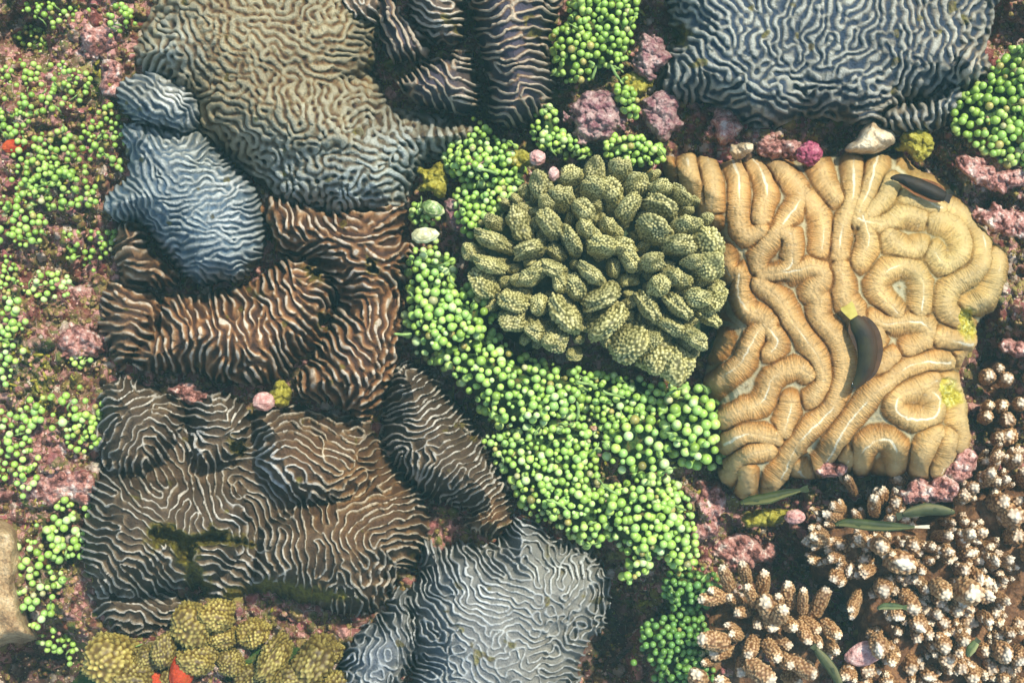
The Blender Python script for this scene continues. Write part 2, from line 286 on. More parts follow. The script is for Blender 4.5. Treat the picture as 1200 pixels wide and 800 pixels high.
# ------------------------------------------------------------------ meander patterns
def maze(x0, y0, x1, y1, res, wl_, strokes, seed, sharp=3, iso=.35, iters=7, sig=26, warp=1.):
    xs = np.arange(x0, x1, res); ys = np.arange(y0, y1, res); X, Y = np.meshgrid(xs, ys)
    c2 = np.zeros(X.shape); s2 = np.zeros(X.shape)
    for (sx, sy, a) in strokes:
        r2 = (X - sx) ** 2 + (Y - sy) ** 2; ww = np.exp(-r2 / (2 * sig * sig)) + 2e-3 / (1 + r2 / 400)
        c2 += ww * math.cos(2 * math.radians(a)); s2 += ww * math.sin(2 * math.radians(a))
    # wander of the lines
    th = .5 * np.arctan2(s2, c2) + (vnoise(X, Y, 26, seed + 5, 2) - .5) * 2.2
    K = 10; ths = [math.pi * k / K for k in range(K)]
    Wt = np.stack([np.maximum(0, np.cos(2 * (th - t))) ** 6 for t in ths]); Wt /= Wt.sum(0)
    fy = np.fft.fftfreq(X.shape[0], res)[:, None]; fx = np.fft.rfftfreq(X.shape[1], res)[None, :]
    fr = np.hypot(fx, fy); fa = np.arctan2(fy, fx); f0 = 1 / wl_
    ring = np.exp(-(fr - f0) ** 2 / (2 * (f0 * .24) ** 2))
    G = [ring * (iso + (1 - iso) * np.abs(np.cos(fa - t - math.pi / 2)) ** (2 * sharp)) for t in ths]
    u = np.random.default_rng(seed).standard_normal(X.shape)
    for it in range(iters):
        F = np.fft.rfft2(u); v = sum(Wt[k] * np.fft.irfft2(F * G[k], s=X.shape) for k in range(K))
        u = np.tanh(2.2 * v / v.std())
    F = np.fft.rfft2(v * v); loc = np.sqrt(np.maximum(np.fft.irfft2(F * np.exp(-(fr * wl_ * 1.6) ** 2 * 2), s=X.shape), 1e-9))
    u = v / np.maximum(loc, .35 * loc.mean()) / 1.41
    ii, jj = np.mgrid[0:X.shape[0], 0:X.shape[1]]
    wx = jj + warp / res * 2 * ((vnoise(X, Y, 7, seed + 61, 1) - .5) * 1.2 + (vnoise(X, Y, 13, seed + 63, 1) - .5) * 4); wy = ii + warp / res * 2 * ((vnoise(X, Y, 7, seed + 62, 1) - .5) * 1.2 + (vnoise(X, Y, 13, seed + 64, 1) - .5) * 4)
    wx = np.clip(wx, 0, X.shape[1] - 1.01); wy = np.clip(wy, 0, X.shape[0] - 1.01); jx = wx.astype(int); iy = wy.astype(int); fx_ = wx - jx; fy_ = wy - iy
    u = (u[iy, jx] * (1 - fx_) + u[iy, jx + 1] * fx_) * (1 - fy_) + (u[iy + 1, jx] * (1 - fx_) + u[iy + 1, jx + 1] * fx_) * fy_
    return X, Y, u + (vnoise(X, Y, 5, seed + 66, 2) - .5) * .5
COVER = []    # colony outlines, to keep rubble out from under them
def colony(name, label, cat, mat, lobes, zb, wl_, strokes, amp, seed, bias=0., gain=1.4, tints=(), cuts=(), sharp=3, iso=.35, group=None, ridges=None, rimw=.5, lump=.012, pow_=.9, wob=11, pw=1.3, line=0, lw=1.0, pales=(), rgh=.0016):
    pts = np.concatenate([np.array(l[0], float) for l in lobes]); x0, y0 = pts.min(0) - 6; x1, y1 = pts.max(0) + 6
    res = 1.
    if ridges is None: X, Y, u = maze(x0, y0, x1, y1, res, wl_ * (2 if line else 1), strokes, seed, sharp, iso)
    else: X, Y = np.meshgrid(np.arange(x0, x1, res), np.arange(y0, y1, res)); u = None
    at = {}
    if u is None:
        ridge, hgt, at = ridges(X, Y)
    elif line:      # thin crests along the level line of the pattern: long hairpin loops of even width
        gy_, gx_ = np.gradient(u); g_ = np.hypot(gx_, gy_); g_ = np.maximum(g_, .5 * 2 * math.pi / (wl_ * 2)); d_ = np.abs(u) / g_
        lwn = lw * (.75 + .6 * vnoise(X, Y, 18, seed + 70, 2)); ridge = .5 * np.clip(1 - d_ / (wl_ * .5), 0, 1) ** 1.1 + .5 * np.exp(-(d_ / lwn) ** 2); hgt = ridge
    else:
        sc_ = np.clip((np.clip(u + bias * .5, -1.15, 1.15) + 1.15) / 2.3, 0, 1); ridge = sc_ ** pw; hgt = np.minimum(ridge, .9) / .9
    if ridges is None:      # broken and worn crests
        brk = sstep(.6, .74, vnoise(X, Y, 8, seed + 90, 2)); wear = .6 + .7 * vnoise(X, Y, 19, seed + 91, 2); hgt = hgt * wear * (1 - .55 * brk); ridge = np.clip(ridge * (.8 + .35 * vnoise(X, Y, 15, seed + 92, 2)) * (1 - .35 * brk), 0, 1)
    dm = np.full(X.shape, -1e9); Z = np.full(X.shape, -1e9)
    wobn = (vnoise(X, Y, 22, seed + 50, 2) - .5) * wob
    for (poly, zt, R) in lobes:
        sp = smooth_poly(poly); COVER.append(sp)
        d = sdist(sp, X, Y) + wobn + (ridge - .6) * rimw * 5
        t = np.clip(d / R, 0, 1); pr = np.sqrt(np.maximum(0, 1 - (1 - t) ** 2)) ** pow_
        dmx = max(d.max(), 1); z = zb + (zt - zb) * (.82 * pr + .18 * (1 - (1 - np.clip(d / dmx, 0, 1)) ** 2))
        Z = np.maximum(Z, np.where(d > 0, z, -1e9)); dm = np.maximum(dm, d)
    mask = dm > 0; Zb = np.where(mask, Z, zb)
    Zb = Zb + lump * (vnoise(X, Y, 55, seed + 9, 2) - .5) * 2 * np.clip(dm / 20, 0, 1)
    dead = .75 * sstep(.8, .86, vnoise(X, Y, 17, seed + 93, 2)) if ridges is None else np.zeros(X.shape)
    for (poly, dep, soft) in cuts:
        d = sdist(smooth_poly(poly), X, Y) + (vnoise(X, Y, 9, seed + 3, 3) - .5) * 15
        k = sstep(0, soft, d); Zb = Zb - dep * k; dead = np.maximum(dead, sstep(-5, 4, d))
    gzy, gzx = np.gradient(Zb, res * S); lim = 1.6
    gm = np.hypot(gzx, gzy); k = np.minimum(1, lim / np.maximum(gm, 1e-6)); gzx = gzx * k; gzy = gzy * k
    nn = 1 / np.sqrt(1 + gzx ** 2 + gzy ** 2); nx, ny, nz = -gzx * nn, gzy * nn, nn
    a = amp * S * (hgt - .5) * (1 - .85 * dead) * np.clip(.3 + dm / 8, 0, 1)
    a = a + rgh * (vnoise(X, Y, 3., seed + 1, 2) - .5) * (.6 + 1.2 * dead)
    k = (HC - Zb) / HC * S
    Pm = np.stack([(X - 600) * k + nx * a, (400 - Y) * k + ny * a, Zb + nz * a], -1)
    tint = np.zeros(X.shape)
    for (cx, cy, r, v) in tints: tint = np.maximum(tint, v * np.exp(-((X - cx) ** 2 + (Y - cy) ** 2) / (2 * r * r)))
    tint = np.clip(tint + (vnoise(X, Y, 20, seed + 2, 3) - .5) * .5 * (tint > .05), 0, 1)
    # skirt: the rim goes down to the floor
    pl_ = np.zeros(X.shape)
    for (cx, cy, r) in pales: pl_ = np.maximum(pl_, np.exp(-((X - cx) ** 2 + (Y - cy) ** 2) / (2 * r * r)))
    pl_ = pl_ * (.4 + .9 * vnoise(X, Y, 10, seed + 95, 2))
    A = {'pale': pl_[mask], 'ridge': ridge[mask], 'dead': dead[mask], 'tint': tint[mask]}
    for q, v in at.items(): A[q] = v[mask]
    me = mk(name, Pm[mask], grid_faces(mask), mat, A)
    c = Vector((0, 0, 0)); o = ob(name, me); tag(o, label, cat, group); return o

# ---- the big colonies
colony('meander_coral', 'largest olive tan coral dome with fine winding ridges filling the top left', 'coral', M['olive'],
  [([(175, 20), (210, -60), (380, -70), (440, 10), (446, 60), (432, 105), (478, 128), (552, 145), (540, 175), (500, 190), (480, 225), (470, 252), (400, 255), (330, 235), (300, 205), (265, 190), (232, 160), (215, 120), (170, 90), (152, 60)], .075, 60),
   ([(225, 100), (330, 30), (440, 90), (470, 170), (440, 220), (340, 230), (260, 180)], .1, 110)],
  -.09, 9.2, [(200, 40, 100), (240, 60, 60), (300, 60, 60), (340, 100, 70), (280, 120, 30), (300, 160, 40), (330, 190, 50), (385, 130, 80), (350, 172, 20), (370, 215, 100), (410, 180, 0), (440, 170, -20), (430, 120, -10), (480, 150, 60), (450, 210, 30), (530, 160, -60), (372, 10, 90), (400, 45, 0), (340, 45, 0)],
  3.6, 3, bias=.45, gain=1.5, tints=((330, 230, 45, 1), (480, 200, 50, .9), (200, 60, 25, .6), (420, 230, 50, 1), (180, 90, 30, .6)), iso=.85, pw=0.75)
colony('meander_coral', 'slate blue column shaped coral leaning below the large olive tan coral', 'coral', M['blue'],
  [([(155, 90), (190, 82), (222, 98), (236, 122), (234, 150), (215, 165), (165, 150), (140, 130), (134, 105)], .085, 36),
   ([(150, 140), (232, 150), (270, 185), (300, 215), (312, 250), (310, 300), (285, 330), (250, 338), (215, 325), (190, 295), (168, 268), (140, 262), (122, 246), (124, 224), (146, 200), (142, 160)], .1, 52)],
  -.1, 7.4, [(180, 100, 20), (200, 130, 45), (215, 110, 50), (210, 175, -20), (230, 230, 0), (230, 270, 0), (270, 270, -15), (250, 310, 20), (150, 200, 60), (140, 240, 50), (290, 240, -20), (180, 220, 70)],
  2.8, 13, bias=.1, tints=((200, 110, 24, .9), (230, 170, 30, .5), (160, 100, 20, .8)), sharp=3, iso=.5, pw=1.05, pales=((270, 215, 14), (275, 262, 16), (205, 110, 14)))
colony('meander_coral', 'small pale cream striped coral cut by the top edge beside the olive tan dome', 'coral', M['knob_dark'],
  [([(385, -30), (440, -30), (450, 10), (442, 38), (415, 34), (392, 12)], .05, 26)], -.1, 9.5, [(410, 10, 80), (430, 20, 60)], 4.5, 21, tints=((410, 10, 60, 1),), bias=-.05, line=1, lw=2.1)
colony('lobed_coral', 'dark coral with three rounded cream ridged lobes left of the long lobe', 'coral', M['knob_dark'],
  [([(450, -30), (470, 5), (500, 40), (506, 66), (480, 76), (452, 70), (442, 40), (440, 0)], .045, 26),
   ([(470, -50), (535, -50), (546, 0), (545, 40), (530, 54), (500, 46), (476, 12)], .075, 30),
   ([(466, 90), (490, 74), (540, 58), (556, 72), (566, 100), (562, 124), (535, 134), (500, 128), (475, 115), (463, 100)], .065, 28)],
  -.1, 8.6, [(460, 50, 60), (480, 60, 70), (510, 20, 20), (530, -10, 20), (490, 100, 80), (515, 105, 75), (545, 90, 0), (550, 110, 10)], 4.6, 25, bias=-.05, tints=((515, 15, 26, .9), (550, 95, 18, .6)), sharp=4, line=1, lw=2.1)
colony('lobed_coral', 'long dark upright coral lobe with cream labyrinth, right of the three lobed coral', 'coral', M['knob_dark'],
  [([(552, -50), (645, -50), (668, -10), (650, 30), (646, 70), (656, 90), (650, 115), (630, 140), (600, 152), (572, 142), (566, 100), (556, 60), (550, 20)], .08, 36)],
  -.12, 9.6, [(600, 0, 10), (600, 40, 0), (580, 60, 10), (620, 70, 10), (590, 90, 0), (590, 125, 80), (615, 120, 60), (640, 95, 30), (580, 105, 20)], 4.8, 33, bias=-.1, tints=((645, 90, 14, .6),), iso=.55, line=1, lw=2.1)
colony('maze_coral', 'wide steel grey coral with a high contrast maze of ridges at the top right', 'coral', M['steel'],
  [([(775, -60), (1175, -60), (1166, 10), (1158, 60), (1150, 100), (1118, 118), (1060, 130), (1040, 146), (990, 150), (940, 140), (900, 158), (860, 150), (835, 130), (800, 128), (772, 110), (776, 60), (786, 20)], .07, 60),
   ([(1020, 150), (1040, 122), (1090, 112), (1120, 90), (1132, 110), (1120, 138), (1085, 158), (1050, 160)], .05, 28),
   ([(1110, 60), (1140, 50), (1160, 66), (1154, 92), (1128, 100)], .07, 24), ([(840, 70), (920, 60), (960, 110), (930, 145), (880, 150), (845, 120)], .085, 50),
   ([(985, 125), (1040, 118), (1035, 145), (1000, 152)], .03, 16)],
  -.1, 9.8, [(830, 20, 20), (800, 40, 10), (870, 15, 80), (900, 30, 80), (1000, 30, 100), (1050, 40, 95), (1100, 30, 100), (840, 70, 20), (800, 90, 75), (880, 100, -20), (900, 120, 0), (950, 60, 90), (960, 100, 0), (1000, 80, -30), (1050, 90, -40), (1120, 60, 110), (1100, 90, -30), (1090, 130, 80), (1000, 130, 0), (1145, 75, 90), (870, 140, -20), (1070, 140, 60)],
  3.6, 41, bias=.05, gain=2.2, tints=((1060, 130, 30, .8), (1145, 70, 25, .9), (1100, 20, 60, .5), (1000, 140, 20, .8)), cuts=(([(780, 28), (800, 30), (808, 46), (795, 56), (778, 48)], .05, 12),), iso=.75, pw=1.05)
colony('ridged_coral', 'rust brown coral of several lobes with raised ridges, left of the green sea grapes', 'coral', M['rust'],
  [([(130, 290), (146, 262), (168, 264), (180, 290), (212, 322), (200, 340), (165, 338), (140, 322)], .045, 24),
   ([(124, 338), (150, 326), (190, 345), (200, 372), (184, 396), (160, 424), (138, 436), (126, 404), (116, 380)], .02, 30),
   ([(185, 345), (230, 342), (290, 330), (330, 300), (370, 300), (392, 330), (392, 380), (370, 410), (345, 430), (330, 450), (270, 450), (200, 436), (160, 440), (152, 410), (178, 390)], .08, 46),
   ([(305, 232), (340, 226), (400, 240), (440, 232), (470, 228), (480, 250), (475, 280), (505, 292), (480, 310), (475, 380), (470, 430), (440, 480), (420, 490), (395, 478), (350, 470), (345, 440), (375, 400), (392, 340), (350, 305), (312, 290)], .07, 46)],
  -.1, 9.4, [(140, 285, -60), (165, 280, 10), (185, 310, 50), (200, 325, 80), (150, 350, 20), (150, 380, -30), (130, 400, 0), (200, 370, 80), (240, 370, 75), (280, 370, 65), (310, 340, 70), (300, 390, 70), (340, 350, 70), (350, 400, 30), (220, 420, 60), (260, 430, 60), (370, 320, -20), (360, 260, 20), (340, 240, 90), (430, 250, -10), (450, 280, 0), (440, 320, 10), (460, 360, 80), (400, 300, 20), (370, 420, 60), (400, 440, 80), (430, 420, 50), (440, 460, -30), (440, 400, -60)],
  4.4, 55, bias=0, tints=((160, 290, 28, .9), (140, 390, 26, .9), (360, 245, 20, .6), (445, 240, 26, .5), (175, 420, 12, 1)), sharp=4, iso=.28,
  cuts=(([(376, 368), (392, 372), (388, 384), (374, 386)], .06, 6), ([(300, 258), (318, 262), (322, 290), (308, 300), (298, 280)], .07, 8), ([(356, 310), (372, 316), (380, 330), (366, 326)], .06, 6), ([(432, 304), (442, 306), (446, 318), (436, 320)], .06, 5)), pw=1.5)
colony('meander_coral', 'broad umber coral with thin white crests and a worn mossy hole, lower left', 'coral', M['brown'],
  [([(112, 474), (122, 448), (150, 440), (200, 458), (222, 480), (215, 530), (180, 570), (130, 560), (108, 520)], .062, 40),
   ([(215, 500), (222, 472), (262, 458), (292, 476), (298, 510), (285, 545), (240, 560), (215, 540)], .066, 26),
   ([(288, 490), (310, 472), (340, 474), (400, 490), (440, 505), (450, 560), (420, 600), (360, 600), (300, 570)], .09, 44),
   ([(96, 600), (112, 560), (150, 545), (220, 545), (290, 560), (310, 600), (300, 650), (262, 690), (200, 695), (122, 704), (92, 660)], .095, 62),
   ([(300, 600), (350, 575), (420, 560), (470, 560), (508, 600), (500, 640), (470, 680), (440, 720), (400, 722), (340, 706), (290, 690), (285, 640)], .095, 62),
   ([(122, 448), (150, 440), (200, 458), (220, 480), (260, 462), (300, 478), (330, 470), (390, 480), (440, 500), (480, 560), (508, 600), (500, 640), (470, 680), (440, 720), (400, 722), (340, 706), (300, 700), (262, 712), (220, 690), (160, 690), (122, 704), (92, 660), (98, 620), (96, 585), (114, 548), (110, 520), (122, 500), (112, 474)], .02, 36),
   ([(98, 660), (140, 680), (200, 690), (262, 700), (244, 722), (206, 740), (160, 752), (118, 736), (104, 706)], 0, 40)],
  -.1, 8.8, [(150, 490, -35), (130, 520, -55), (180, 480, -15), (140, 570, 42), (160, 590, 40), (120, 600, 10), (130, 630, -10), (160, 630, 60), (280, 610, 60), (255, 600, 80), (230, 490, 0), (250, 470, 0), (180, 540, 60), (220, 520, 80), (200, 560, 75), (240, 540, 90), (270, 560, 60), (300, 540, 10), (310, 510, -20), (330, 560, 40), (330, 600, 60), (370, 500, 20), (400, 560, 10), (360, 600, 60), (370, 660, 90), (320, 650, 70), (410, 640, 90), (440, 580, -40), (470, 610, 0), (400, 700, 80), (170, 660, 50), (140, 680, 20), (160, 720, 10), (220, 670, 40), (250, 650, -20), (210, 600, -40)],
  5., 63, bias=-.12, gain=1.7, tints=((370, 520, 40, .8), (420, 570, 60, .9), (480, 620, 40, .7), (200, 540, 30, .3)), sharp=3, iso=.5,
  cuts=(([(172, 628), (190, 612), (225, 624), (255, 620), (290, 634), (298, 640), (262, 640), (232, 640), (230, 655), (248, 690), (228, 702), (215, 670), (196, 640), (180, 648)], .045, 12), ([(268, 515), (282, 518), (284, 530), (272, 532)], .03, 5), ([(262, 692), (330, 678), (360, 688), (420, 700), (350, 706), (290, 714)], .0, 6)), line=1, pales=((222, 515, 14), (318, 540, 18), (340, 562, 20), (275, 604, 12), (250, 690, 10), (290, 655, 10)))
colony('meander_coral', 'dark brown oval coral with thin cream lines between the umber coral and the sea grapes', 'coral', M['brown'],
  [([(442, 480), (455, 436), (475, 420), (505, 430), (530, 465), (560, 500), (590, 545), (604, 580), (600, 612), (580, 628), (552, 618), (545, 600), (505, 590), (470, 560), (448, 530)], .055, 44),
   ([(545, 606), (575, 590), (604, 598), (596, 622), (572, 632), (548, 622)], .05, 20)],
  -.12, 7.2, [(470, 460, -25), (490, 480, -20), (470, 500, -30), (500, 510, 0), (510, 540, 60), (490, 550, 90), (545, 530, -50), (560, 560, -50), (530, 575, -40), (580, 575, -60), (560, 595, -10), (590, 600, -35), (560, 612, 80)],
  4.6, 71, bias=-.15, gain=1.7, tints=((575, 612, 22, .9),), sharp=4, iso=.4, line=1, lw=1.)
colony('meander_coral', 'pale grey rounded coral with shallow wandering ridges at the bottom middle', 'coral', M['pale'],
  [([(500, 618), (515, 640), (540, 628), (575, 634), (600, 596), (618, 602), (650, 622), (690, 640), (712, 668), (716, 700), (702, 740), (680, 780), (655, 860), (470, 860), (476, 780), (470, 730), (468, 700), (490, 660), (492, 630)], .09, 70),
   ([(455, 690), (480, 690), (500, 740), (480, 800), (460, 840), (410, 830), (395, 790), (400, 750), (425, 730), (450, 712)], .05, 34)],
  -.12, 7.2, [(520, 640, 60), (560, 650, 0), (600, 640, 0), (640, 640, 50), (680, 660, 70), (690, 700, 75), (650, 680, 60), (600, 690, 40), (500, 690, 100), (480, 720, 60), (540, 710, 30), (560, 760, 40), (640, 760, -20), (680, 760, -50), (520, 780, 30), (430, 760, -50), (410, 750, -60), (470, 700, 90), (600, 740, 10), (610, 610, 90)],
  2.3, 83, bias=0., tints=((430, 770, 40, 1), (510, 790, 50, .9), (490, 690, 30, .7), (540, 690, 20, .6), (610, 605, 12, .8)), sharp=3, iso=.8, rimw=.9, line=1, pales=((555, 650, 26), (500, 640, 14), (612, 606, 12), (570, 700, 20)), lw=1.5)
RL = [[(806,190),(811,215),(818,240),(834,258)],[(828,190),(836,215),(836,242)],[(776,188),(778,210)],
 [(857,186),(866,210),(866,250),(870,270),(880,276),(892,270)],[(880,188),(893,205),(899,225),(895,240),(892,256)],
 [(902,186),(914,198),(926,210),(940,228),(930,246),(913,270),(900,284),(890,300),(890,314)],[(913,270),(926,276),(929,294),(927,310),(915,318),(894,321)],
 [(894,321),(924,318),(955,313),(966,325),(952,340),(960,352),(960,372),(976,390),(986,406),(988,434),(982,458),(974,478),(954,498),(936,516),(924,534),(916,552),(905,572)],
 [(944,230),(960,250),(964,270),(962,294)],[(959,188),(967,212),(980,232)],[(1000,190),(1000,215),(997,240),(988,262),(984,282),(984,300)],
 [(1010,254),(1014,266),(1018,284),(1008,306)],[(1028,186),(1022,210),(1014,232),(1006,250)],[(1044,216),(1036,232),(1020,250)],
 [(1004,258),(1026,263),(1042,260),(1060,250),(1078,254)],[(1042,276),(1050,286),(1066,294),(1078,290)],[(1095,256),(1115,262),(1128,280),(1124,300),(1106,310),(1094,296)],
 [(1112,244),(1134,256),(1148,276),(1152,300),(1144,318),(1120,332),(1110,346),(1110,362),(1128,376)],[(1168,300),(1164,330),(1154,350),(1138,358)],
 [(1078,362),(1080,340),(1074,318),(1056,312),(1036,320),(1027,334),(1036,350),(1050,366)],
 [(1024,374),(1040,379),(1068,376),(1086,384),(1084,398),(1066,408)],[(1100,394),(1118,398),(1136,402)],
 [(1110,424),(1080,424),(1056,434),(1040,448),(1022,462),(1002,484),(986,506),(974,526),(962,546)],[(1045,418),(1034,428)],
 [(984,312),(988,328),(990,350),(1000,362),(1008,380)],
 [(890,332),(912,350),(928,376),(948,402),(960,424),(964,446),(952,466)],
 [(868,322),(868,346),(878,364),(894,372),(900,380),(888,390),(878,408),(870,425),(850,442),(832,456)],[(900,384),(912,400),(904,412)],
 [(948,438),(936,432),(916,436),(904,446),(900,460),(890,474),(870,480),(850,490)],[(926,470),(924,486),(918,504)],
 [(908,512),(890,509),(874,509),(852,520)],[(900,526),(878,532),(858,548)],[(874,552),(876,576)],[(846,560),(860,552)],
 [(1008,546),(1010,528),(1024,514),(1042,514),(1052,528),(1048,548),(1036,556)],[(934,548),(944,556)],
 [(1094,446),(1072,456),(1054,462),(1048,476),(1060,488),(1076,492),(1092,488),(1098,470),(1088,460)],
 [(1096,508),(1084,526),(1078,545),(1080,562)],[(1112,512),(1110,536),(1100,552)],[(1112,446),(1124,462),(1122,486),(1128,506),(1124,524)],[(1128,420),(1138,410)],[(1028,400),(1028,386)],[(994,536),(986,552)],
 [(1064,232),(1084,238),(1100,246)],[(846,300),(858,322)],[(836,410),(846,400)]]
def tan_ridges(X, Y):
    n = X.shape; d1 = np.full(n, 60.); d2 = np.full(n, 60.); who = -np.ones(n, int); arc = np.zeros(n); x0, y0 = X[0, 0], Y[0, 0]
    for li, L in enumerate(RL):
        sp = smooth_poly(L, 5, False); sp = sp + np.random.default_rng(li).normal(0, .5, sp.shape); s0 = li * 1000.
        for (ax, ay), (bx, by) in zip(sp[:-1], sp[1:]):
            ex, ey = bx - ax, by - ay; Ls = math.hypot(ex, ey) + 1e-6
            i0, i1 = int(max(0, min(ay, by) - 32 - y0)), int(max(0, max(ay, by) + 32 - y0)); j0, j1 = int(max(0, min(ax, bx) - 32 - x0)), int(max(0, max(ax, bx) + 32 - x0))
            xx = X[i0:i1, j0:j1]; yy = Y[i0:i1, j0:j1]
            if xx.size == 0: continue
            t = np.clip(((xx - ax) * ex + (yy - ay) * ey) / Ls ** 2, 0, 1); d = np.hypot(xx - ax - t * ex, yy - ay - t * ey)
            D1 = d1[i0:i1, j0:j1]; D2 = d2[i0:i1, j0:j1]; Wh = who[i0:i1, j0:j1]; Ar = arc[i0:i1, j0:j1]
            better = d < D1; sw = better & (Wh != li)
            D2[sw] = D1[sw]; o2 = (~better) & (Wh != li) & (d < D2); D2[o2] = d[o2]
            ang = np.arctan2((yy - by) * ex - (xx - bx) * ey, (xx - bx) * ex + (yy - by) * ey)
            D1[better] = d[better]; Wh[better] = li; Ar[better] = (s0 + t * Ls + np.where((t <= 0) | (t >= 1), ang * 6, 0))[better]
            s0 += Ls
    w_ = 20. + 6 * (vnoise(X, Y, 26, 4, 2) - .5)
    q = np.clip(d1 / w_, 0, 1); h = (.5 + .5 * np.cos(math.pi * q)) ** .8 * .55 + .45 * np.maximum(0, 1 - q ** 2.4)
    cre = sstep(7, 11, d1) * (1 - sstep(0, 4.5, d2 - d1)); h = h * (1 - .6 * cre); h = .12 + .88 * h; h = np.maximum(h, .6 * sstep(w_ + 1, w_ + 9, d1))
    d1 = np.maximum(0, d1 + (vnoise(X, Y, 9, 70, 2) - .5) * 3.2 * sstep(1, 6, d1)); groove = np.exp(-(d1 / .95) ** 2)
    ridge = np.clip(h * .8, 0, 1); ridge = ridge + groove * .26 * sstep(.3, .75, vnoise(X, Y, 30, 77, 2)) 
    return ridge, h - .06 * groove, {'arc': arc, 'flank': sstep(w_ + 1, w_ - 3, d1) * sstep(.1, .3, h) * (1 - sstep(.86, .99, h) * .6)}
colony('brain_coral', 'ochre brain coral with thick winding ridges, right of the olive cauliflower coral', 'coral', M['tan'],
  [([(776, 188), (800, 180), (850, 186), (900, 184), (960, 182), (1010, 180), (1050, 180), (1078, 196), (1110, 215), (1128, 235), (1150, 262), (1182, 300), (1180, 335), (1168, 362), (1150, 375), (1144, 400), (1130, 420), (1126, 450), (1136, 490), (1134, 530), (1108, 556), (1086, 564), (1040, 556), (1010, 560), (975, 545), (960, 560), (930, 560), (900, 580), (860, 584), (848, 566), (836, 540), (824, 490), (822, 440), (834, 400), (836, 340), (824, 290), (796, 240)], .085, 44)],
  -.09, 30, None, 10, 91, ridges=tan_ridges, rgh=.003, lump=.006, rimw=.3, tints=((1060, 230, 50, .9), (1110, 290, 60, 1), (1150, 330, 50, .9), (1120, 470, 40, .7), (820, 190, 30, .3)), cuts=(([(1124, 366), (1138, 362), (1144, 388), (1128, 394)], .012, 6), ([(1098, 452), (1116, 448), (1122, 470), (1104, 474)], .0, 6), ([(1126, 366), (1140, 366), (1140, 388), (1130, 388)], 0, 6)))

# ------------------------------------------------------------------ knobs (cauliflower and finger corals)
def ico(sub):
    bm = bmesh.new(); bmesh.ops.create_icosphere(bm, subdivisions=sub, radius=1)
    V = np.array([v.co[:] for v in bm.verts]); F = np.array([[v.index for v in f.verts] for f in bm.faces]); bm.free(); return V, F
ICO = {k: ico(k) for k in (2, 3, 4, 5)}
def sines(P, freq, seed, n=9):
    r = np.random.default_rng(seed); out = np.zeros(len(P))
    for i in range(n):
        k = r.normal(size=3); k = k / np.linalg.norm(k) * freq * r.uniform(.6, 1.5); out += np.sin(P @ k + r.uniform(0, 6.28))
    return out / math.sqrt(n)
def knob_mesh(name, mat, ax, ay, az, br, gap, seed, sub=5, lump=.1, amp=1., sq=.75, tipz=(.55, .95)):
    """px units; az is the half height; bumps of radius br"""
    U, F = ICO[sub]; sc = np.array([ax, ay, az])
    def shape(D):
        r = 1 / (np.abs(D[:, 0]) ** 2.6 + np.abs(D[:, 1]) ** 2.6 + np.abs(D[:, 2]) ** 2.6) ** (1 / 2.6)
        p = D * r[:, None] * (1 + lump * .6 * sines(D, 2.6, seed) + lump * .5 * sines(D, 6.5, seed + 8))[:, None]
        return p * sc
    P = shape(U); r = np.random.default_rng(seed + 1); C = r.normal(size=(2600, 3)); C /= np.linalg.norm(C, axis=1)[:, None]; C = shape(C)
    keep = []
    K = np.zeros((0, 3))
    for c in C:
        if len(K) == 0 or ((K - c) ** 2).sum(1).min() > gap * gap: K = np.vstack([K, c])
    K = K[K[:, 2] > -az * .7]
    d = np.full(len(P), 1e9)
    for i in range(0, len(K), 60): d = np.minimum(d, np.sqrt(((P[:, None] - K[None, i:i + 60]) ** 2).sum(-1)).min(1))
    b = np.clip(1 - d / br, 0, 1) ** .8 * (1 + .25 * sines(P, .35, seed + 4)); b = np.maximum(b, 0); N = P / sc ** 2; N /= np.linalg.norm(N, axis=1)[:, None]
    P = P + N * (b * amp)[:, None]
    tip = sstep(tipz[0], tipz[1], P[:, 2] / az)
    return mk(name, P * S, F, mat, {'bump': b, 'tip': tip})
def rough_body(name, parent, poly, zb, zt, R, mat, seed, res=2.5, nz=.012, noise_s=14):
    sp = smooth_poly(poly); x0, y0 = sp.min(0) - 4; x1, y1 = sp.max(0) + 4; X, Y = np.meshgrid(np.arange(x0, x1, res), np.arange(y0, y1, res))
    d = sdist(sp, X, Y) + (vnoise(X, Y, 18, seed, 2) - .5) * 10; mask = d > 0; t = np.clip(d / R, 0, 1)
    Z = zb + (zt - zb) * np.sqrt(1 - (1 - t) ** 2) + nz * (vnoise(X, Y, noise_s, seed + 1, 3) - .5) * 2
    k = (HC - Z) / HC * S; Pm = np.stack([(X - 600) * k, (400 - Y) * k, Z], -1)
    return ob(name, mk(name, Pm[mask], grid_faces(mask), mat, {'bump': vnoise(X, Y, 6, seed, 2)[mask], 'tip': 0 * X[mask]}), parent)
